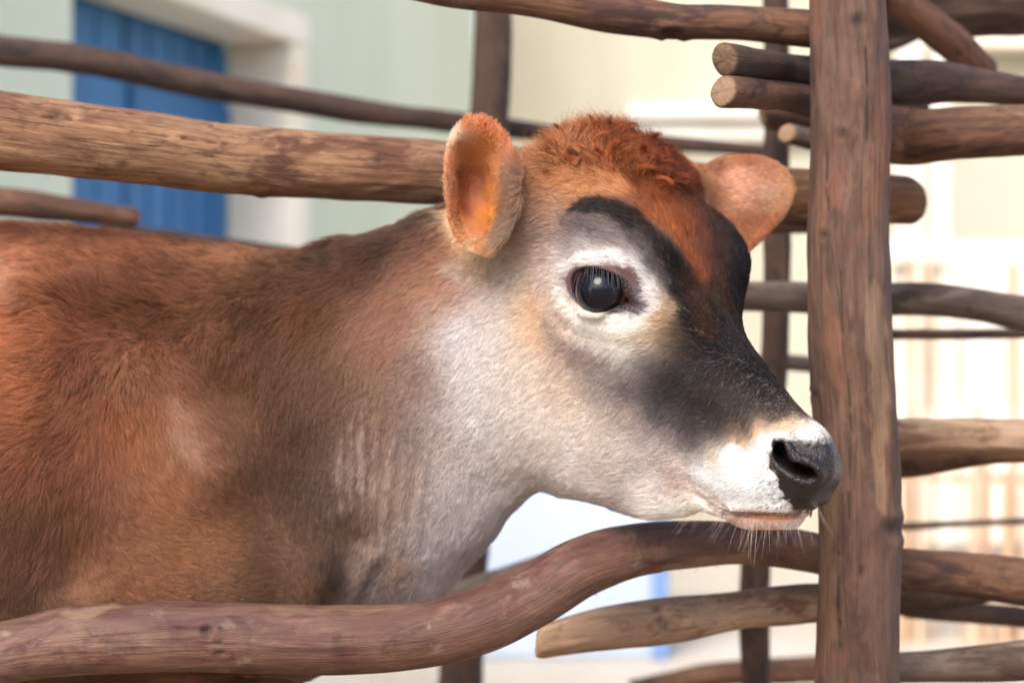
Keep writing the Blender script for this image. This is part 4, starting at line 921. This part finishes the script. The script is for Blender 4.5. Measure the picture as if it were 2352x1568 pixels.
def plain(name, c, c2=None, sc_=3, rough=.9, bump=.2, streak=1.0):
    m, nt, bs = newmat(name); tc = node(nt, 'ShaderNodeTexCoord'); mp = node(nt, 'ShaderNodeMapping'); mp.inputs['Scale'].default_value = (1, 1, streak); nt.links.new(tc.outputs['Object'], mp.inputs[0])
    n1 = node(nt, 'ShaderNodeTexNoise', inp={'Scale': sc_, 'Detail': 8.0, 'Roughness': .65}); nt.links.new(mp.outputs[0], n1.inputs['Vector'])
    rp = node(nt, 'ShaderNodeMapRange', inp={1: .38, 2: .66}); nt.links.new(n1.outputs['Fac'], rp.inputs[0])
    mx = node(nt, 'ShaderNodeMix', data_type='RGBA'); mx.inputs[6].default_value = srgb(c); mx.inputs[7].default_value = srgb(c2 or tuple(x*.85 for x in c)); nt.links.new(rp.outputs[0], mx.inputs[0]); nt.links.new(mx.outputs[2], bs.inputs['Base Color'])
    bs.inputs['Roughness'].default_value = rough
    n2 = node(nt, 'ShaderNodeTexNoise', inp={'Scale': sc_*25, 'Detail': 4.0}); nt.links.new(tc.outputs['Object'], n2.inputs['Vector'])
    bp = node(nt, 'ShaderNodeBump', inp={'Strength': bump, 'Distance': .01}); nt.links.new(n2.outputs['Fac'], bp.inputs['Height']); nt.links.new(bp.outputs[0], bs.inputs['Normal'])
    return m
def box_bm(bm, x0, x1, y0, y1, z0, z1, fr=None, bev=0):
    """box in a frame fr = (origin, ex, ey): local x, y and world z"""
    vs = []
    for z in (z0, z1):
        for x, y in ((x0, y0), (x1, y0), (x1, y1), (x0, y1)):
            p = np.array([x, y, z]) if fr is None else fr[0]+fr[1]*x+fr[2]*y+np.array([0, 0, z])
            vs.append(bm.verts.new(p))
    fs = [bm.faces.new([vs[i] for i in q]) for q in ((0, 3, 2, 1), (4, 5, 6, 7), (0, 1, 5, 4), (1, 2, 6, 5), (2, 3, 7, 6), (3, 0, 4, 7))]
    if bev: bmesh.ops.bevel(bm, geom=list({e for f_ in fs for e in f_.edges}), offset=bev, segments=2, affect='EDGES')
def bm_obj(name, bm, mat, parent=None):
    bmesh.ops.recalc_face_normals(bm, faces=bm.faces)
    me = bpy.data.meshes.new(name); bm.to_mesh(me); bm.free(); me.materials.append(mat)
    o = bpy.data.objects.new(name, me); C.objects.link(o)
    if parent is not None: o.parent = parent; o.location = -Vector(parent.location)
    return o
M_GREEN = plain("pale green wall", (206,208,184), (192,198,170), 1.6, streak=.25)
M_CREAM = plain("cream frame paint", (236,226,206), (224,210,186), 4)
M_BLUE = plain("blue shutter paint", (32,108,158), (24,86,134), 5, rough=.45, bump=.1, streak=.15)
M_YEL = plain("yellow cream wall", (184,178,160), (168,158,134), 1.2, streak=.3)
M_WHITE = plain("white paint and glare", (226,220,208), (208,198,182), 2)
M_PBLUE = plain("pale blue paint", (172,184,206), (184,194,210), 3, rough=.6)
M_DUST = plain("pale dusty ground", (196,186,170), (176,164,146), 2.5, bump=.5)
M_ROOF = plain("dark roof boards", (92,74,62), (70,55,46), 3)
# ground
bm = bmesh.new(); bmesh.ops.create_grid(bm, x_segments=60, y_segments=60, size=120)
bm_obj("ground", bm, M_DUST)['kind'] = 'structure'
M_SOIL = plain("trodden soil", (168,146,120), (140,118,96), 5, bump=.8)
bm = bmesh.new(); bmesh.ops.create_grid(bm, x_segments=80, y_segments=60, size=1)
for v in bm.verts: v.co.x *= 3.2; v.co.y = v.co.y*2.2-.9; v.co.z = .004+.004*abs(math.sin(v.co.x*31)*math.sin(v.co.y*27+v.co.x*5))
bm_obj("added_pen_floor", bm, M_SOIL)['kind'] = 'structure'  # unseen soil sheet added to darken the eye's lower reflection
# the green building on the left, its wall running away from the camera
d4 = 2.7; Bo = np.array([-1.1961, 4.0597-1.3, 0.]); wd = np.array([.363, 1, 0]); wd /= np.linalg.norm(wd); nd = np.array([wd[1], -wd[0], 0])
FR = (Bo, wd, nd); REC = .175; TOPZ = 1.68
b1 = empty("building", tuple(Bo)); tag(b1, "pale green building with a deep cream window recess at upper left", "building")
bm = bmesh.new(); box_bm(bm, -4, 0, -.1, REC, -.05, 3.2, FR); box_bm(bm, 1.115, 2.62, -.1, REC, -.05, 3.2, FR); box_bm(bm, 0, 1.115, -.1, REC, TOPZ+.03, 3.2, FR); bm_obj("wall", bm, M_GREEN, b1)
bm = bmesh.new(); box_bm(bm, 1.085, 1.112, -.02, REC+.02, -.03, TOPZ-.002, FR, .006); box_bm(bm, -.02, 1.19, -.015, REC+.022, TOPZ, TOPZ+.09, FR, .006); box_bm(bm, 1.117, 1.19, REC+.002, REC+.02, -.03, TOPZ-.002, FR, .006); bm_obj("window_frame", bm, M_CREAM, b1)
for x0, x1 in ((.003, .520), (.528, 1.082)):
    bm = bmesh.new(); box_bm(bm, x0, x1, -.06, -.03, .05, TOPZ+.026, FR, .003)
    n_ = max(2, round((x1-x0)/.12)); w_ = (x1-x0)/n_
    for i in range(n_): box_bm(bm, x0+i*w_+.004, x0+(i+1)*w_-.004, -.031, -.018, .06, TOPZ-.014, FR, .003)
    for z in (.25, 1.40): box_bm(bm, x0+.01, x1-.01, -.017, -.004, z, z+.09, FR, .003)
    bm_obj("shutter", bm, M_BLUE, b1)
# yellow building behind
b2 = empty("building", (1., 5.3, 0)); tag(b2, "yellow cream building wall behind the calf's forehead", "building")
xw = P(1120, 0, 5.3)[0]; xe = P(1985, 0, 5.3)[0]
bm = bmesh.new(); box_bm(bm, xw, xe, 5.3, 5.6, -.05, 3.4); bm_obj("wall", bm, M_YEL, b2)
bm = bmesh.new(); z0 = P(0, 326, 5.3)[2]; z1 = P(0, 246, 5.3)[2]; box_bm(bm, P(1440, 0, 5.3)[0], xe-.02, 5.24, 5.298, z0, (z0+z1)/2-.01, None, .004); box_bm(bm, P(1440, 0, 5.3)[0], xe-.02, 5.2, 5.298, (z0+z1)/2+.01, z1, None, .004); bm_obj("window_sill", bm, M_WHITE, b2)
# house at the right, farther off
b3 = empty("building", (3.2, 7.7, 0)); tag(b3, "low bright cream house seen right of the thick post", "building")
x3 = P(1990, 0, 7.7)[0]; x4 = x3+4
bm = bmesh.new(); box_bm(bm, x3, x4, 7.7, 8.1, 1.22, 2.32); bm_obj("upper_wall", bm, M_YEL, b3)
bm = bmesh.new(); box_bm(bm, x3, x4, 7.68, 8.1, -.05, 1.217); bm_obj("lower_wall", bm, M_WHITE, b3)  # sunlit lower part of the wall: glare put into the white colour
bm = bmesh.new(); box_bm(bm, x3-.2, x4, 7.5, 8.4, 2.322, 2.38, None, .004); bm_obj("roof", bm, M_CREAM, b3)
# white railing before it
r1 = empty("white_railing", (2.6, 5., 0)); tag(r1, "white painted railing with two slim posts in front of the cream house", "railing")
Y = 5.0
bm = bmesh.new(); box_bm(bm, P(2010, 0, Y)[0], P(2700, 0, Y)[0], Y, Y+.05, P(0, 606, Y)[2], P(0, 556, Y)[2], None, .006); bm_obj("top_rail", bm, M_WHITE, r1)
bm = bmesh.new(); box_bm(bm, P(2010, 0, Y)[0], P(2700, 0, Y)[0], Y, Y+.05, .05, .55, None, .006); bm_obj("lower_board", bm, M_WHITE, r1)
for xa, xb in ((2066, 2128), (2150, 2190), (2560, 2600)):
    bm = bmesh.new(); box_bm(bm, P(xa, 0, Y)[0], P(xb, 0, Y)[0], Y+.053, Y+.12, -.02, 2.02, None, .006); bm_obj("post", bm, M_WHITE, r1)
for i in range(26):
    x = P(2010, 0, Y)[0]+.03+i*.115
    bm = bmesh.new(); box_bm(bm, x, x+.035, Y+.01, Y+.04, .552, P(0, 606, Y)[2]-.002, None, .004); bm_obj("baluster", bm, [M_CREAM, M_WHITE][i % 2], r1)
# slatted stick fence
M_SL = [plain("pale slat", (208,184,158), (186,158,130), 6), plain("tan slat", (196,164,134), (176,142,112), 6)]
fn_ = empty("slat_fence", (1.6, 3.2, 0)); tag(fn_, "upright slat fence of pale and tan sticks behind the lower right rails", "fence")
x = P(1500, 0, 3.2)[0]; k = 0
while x < P(2640, 0, 3.2)[0]:
    px_ = proj(np.array([x, 3.2, 0]))[0]; brown = 2225 < px_ < 2300 or (2058 < px_ < 2075); gap = (2120 < px_ < 2195) or (px_ < 1990 and px_ > 1500)
    w_ = rng.uniform(.018, .03)
    if not gap:
        bm = bmesh.new(); box_bm(bm, x, x+w_, 3.2, 3.225, -.02, P(0, 1075, 3.2)[2]+rng.uniform(-.01, .03), None, .004)
        lean = rng.uniform(-.02, .05)
        for v in bm.verts: v.co.x += lean*v.co.z
        bm_obj("slat", bm, M_SL[1 if brown else 0], fn_)
    x += w_+rng.uniform(.012, .03); k += 1
for px_, yt, w_ in ((2086, 592, .02), (2118, 596, .014), (2144, 560, .01), (2322, 610, .022), (2240, 930, .018), (2200, 700, .008)):
    x = P(px_, 0, 3.3)[0]; bm = bmesh.new(); box_bm(bm, x, x+w_, 3.3, 3.32, -.02, P(0, yt, 3.3)[2], None, .004); bm_obj("stake", bm, M_SL[1 if w_ > .012 else 0], fn_)
bm = bmesh.new(); box_bm(bm, P(1990, 0, 3.2)[0], P(2640, 0, 3.2)[0], 3.228, 3.25, P(0, 1110, 3.2)[2], P(0, 1092, 3.2)[2], None, .003); bm_obj("cross_bar", bm, M_SL[1], fn_)
# pale blue block under the head
tr = empty("water_trough", tuple(P(1300, 0, 3.0)*np.array([1, 1, 0]))); tag(tr, "pale blue painted trough seen through the gap under the calf's jaw", "trough")
xa, xb = P(1060, 0, 3.0)[0], P(1524, 0, 3.0)[0]
bm = bmesh.new(); box_bm(bm, xa, xb, 3.0, 3.05, .0, .62, None, .008); box_bm(bm, xa, xb, 3.45, 3.5, .0, .62, None, .008); box_bm(bm, xa, xa+.05, 3.051, 3.449, .0, .62, None, .008); box_bm(bm, xb-.05, xb, 3.051, 3.449, .0, .62, None, .008); box_bm(bm, xa+.051, xb-.051, 3.051, 3.449, .02, .12); bm_obj("basin", bm, M_PBLUE, tr)
bm = bmesh.new(); box_bm(bm, xb-.03, xb+.012, 2.985, 2.998, .0, .63, None, .004); bm_obj("edge_strip", bm, plain("faded blue edge", (104,132,180), (120,146,186), 5), tr)

# leaf row added behind the camera to darken the reflection in the eye
m, nt, bs = newmat("hedge leaves"); at = node(nt, 'ShaderNodeObjectInfo'); bs.inputs['Base Color'].default_value = (.045, .075, .03, 1); bs.inputs['Roughness'].default_value = .6
r = np.random.default_rng(5); nL = 9000; c_ = np.stack([r.uniform(-9, 9, nL), -8+r.normal(0, .35, nL), r.uniform(0, 1, nL)**.8*2.7], 1); c_[:, 2] *= 1+.15*np.sin(c_[:, 0]*1.7)+.1*np.sin(c_[:, 0]*4.1)
a1 = r.normal(size=(nL, 3)); a1 /= np.linalg.norm(a1, axis=1)[:, None]; a2 = np.cross(a1, r.normal(size=(nL, 3))); a2 /= np.linalg.norm(a2, axis=1)[:, None]; sz = r.uniform(.06, .14, nL)[:, None]
HV = np.stack([c_-a1*sz, c_+a2*sz*.5, c_+a1*sz, c_-a2*sz*.5], 1).reshape(-1, 3); HF = np.arange(nL*4).reshape(-1, 4)
hg = mesh_obj("added_hedge", HV, HF, m); tag(hg, "dark green hedge across the yard behind the photographer", "added_hedge")
calf = empty("calf", (0, .2, 0)); tag(calf, "brown and grey calf with black brow bands and white muzzle leaning over the rail", "calf")
body = bpy.data.objects.new("body", S.me); C.objects.link(body); body.parent = calf; body.location = -Vector(calf.location)
for p in S.me.polygons: p.use_smooth = True
def child(o): o.parent = body; return o
tfm = (tf > .45) & (rng.random(n_h) < 1)
o = child(curves_obj("fur", pts[~tfm], np.broadcast_to(rad, (n_h, KP))[~tfm], c0[~tfm])); o.data.materials.append(mh)
o = child(curves_obj("forelock", pts[tfm], np.broadcast_to(rad, (n_h, KP))[tfm], c0[tfm])); o.data.materials.append(mh)
o = child(curves_obj("crown_curls", lp, lrad, lc_)); o.data.materials.append(mh)
eye1.parent = body
mc = toH(EYE_C[None])[0]; ec2 = H(mc[0], mc[1], -mc[2])[0]; ea = np.array([EYEAX@f, EYEAX@nn, -(EYEAX@ll)]); ea2 = f*ea[0]+nn*ea[1]+ll*ea[2]
eye2 = eyeball(ec2, ea2, "eye"); eye2.data.materials.append(me_); eye2.parent = body
S.bvh()
# long whiskers and lashes
def strands(name, roots, dirs, L, r0, colr, sag, parent, k=7, cur=None):
    n = len(roots); p = np.zeros((n, k, 3)); p[:, 0] = roots; d = dirs/np.linalg.norm(dirs, axis=1)[:, None]
    for j in range(1, k):
        dd = d+np.array([0, 0, -1])*(sag[:, None]*(j/k))+(0 if cur is None else cur*(j/k)); dd /= np.linalg.norm(dd, axis=1)[:, None]; p[:, j] = p[:, j-1]+dd*(L/(k-1))[:, None]
    rr = np.broadcast_to((r0*(1-.85*np.linspace(0, 1, k)**1.5))[None], (n, k))
    o = curves_obj(name, p, np.array(rr), colr); o.parent = parent; o.data.materials.append(mh); return o
rs, ds, Ls, cs_, sg = [], [], [], [], []
def im(dx, dy, toward=0.): return np.array([dx, -toward, -dy])
for i in range(60):
    px, py = rng.uniform(1690, 1880), 0; t_ = (px-1690)/190; py = np.interp(px, [1690, 1740, 1800, 1850, 1880], [1203, 1214, 1203, 1182, 1160])-rng.uniform(0, 16)
    rs.append(S.ray(px, py)); ds.append(im(-.35+.95*t_**1.5+rng.normal(0, .15), 1, .35)); Ls.append(rng.uniform(.010, .034)); cs_.append(lin((218,202,186))*rng.uniform(.6, 1.1) if rng.random() < .8 else lin((120,90,80))); sg.append(.2)
for i in range(26):
    px, py = rng.uniform(1560, 1700), rng.uniform(1165, 1200); rs.append(S.ray(px, py)); ds.append(im(-.6+rng.normal(0, .15), .8, .4)); Ls.append(rng.uniform(.012, .034)); cs_.append(lin((150,118,100)) if rng.random() < .6 else lin((225,210,200))); sg.append(.1)
for i in range(24):
    px, py = rng.uniform(1600, 1760), rng.uniform(1040, 1140); rs.append(S.ray(px, py)); ds.append(im(-1, .25+rng.normal(0, .15), .25)); Ls.append(rng.uniform(.018, .045)); cs_.append(lin((150,125,112)) ); sg.append(.35)
for i in range(10):
    px, py = rng.uniform(1895, 1932), rng.uniform(1000, 1130); rs.append(S.ray(px, py)); ds.append(im(1, rng.normal(-.2, .4), .2)); Ls.append(rng.uniform(.012, .026)); cs_.append(lin((70,58,56))); sg.append(.1)
strands("whiskers", np.array(rs), np.array(ds), np.array(Ls), .000048, np.array(cs_), np.array(sg), body)
# dark pores and bristles on the white lip
rs, ds = [], []
for i in range(150):
    px, py = rng.uniform(1740, 1850), rng.uniform(1060, 1168)
    if poly_sd(np.array([[px, py]]), PAD)[0] < 4: continue
    rs.append(S.ray(px, py)-np.array([0, .0001, 0])); ds.append(im(-.8, .5+rng.normal(0, .2), .5))
for i in range(30):
    px, py = rng.uniform(1790, 1900), rng.uniform(990, 1018); rs.append(S.ray(px, py)-np.array([0, .0001, 0])); ds.append(im(-.4, -.4, .6))
n_ = len(rs); strands("lip_bristles", np.array(rs), np.array(ds), rng.uniform(.002, .005, n_), .00016, np.tile(lin((60,46,46)), (n_, 1)), np.full(n_, .1), body, 4)
rs, ds, cs_ = [], [], []
for px in np.linspace(1322, 1446, 62):
    py = np.interp(px, [1317, 1328, 1356, 1392, 1424, 1442, 1452], [640, 622, 611, 611, 622, 648, 672]); p = S.ray(px, py)
    rs.append(p); ds.append(im(rng.normal(0, .14)+(px-1384)/200, 1.0, .42+rng.normal(0, .1))); cs_.append(lin((96,92,94)) if rng.random() < .6 else lin((30,24,24)))
n_ = len(rs); strands("eyelashes", np.array(rs), np.array(ds), rng.uniform(.010, .020, n_), .00009, np.array(cs_), np.full(n_, .6), eye1, 7)
l_ = bpy.data.objects[[o.name for o in bpy.data.objects if o.name.startswith('eyelashes')][0]]
l_.matrix_parent_inverse = (Matrix.Translation(-0*eye1.location)@eye1.matrix_basis).inverted()
# a few long brow hairs
rs = [S.ray(*q) for q in ((1335,520),(1345,512),(1350,518),(1420,500),(1360,508))]; n_ = len(rs)
strands("brow_hairs", np.array(rs), np.array([im(-1,.1,.5),im(-1,.0,.6),im(.2,.9,.8),im(.6,.5,.7),im(-.8,-.2,.7)]), np.array([.034,.028,.034,.026,.024]), .00008, np.tile(lin((30,25,26)), (n_, 1)), np.full(n_, .5), body)
print("done", time.time()-T0)
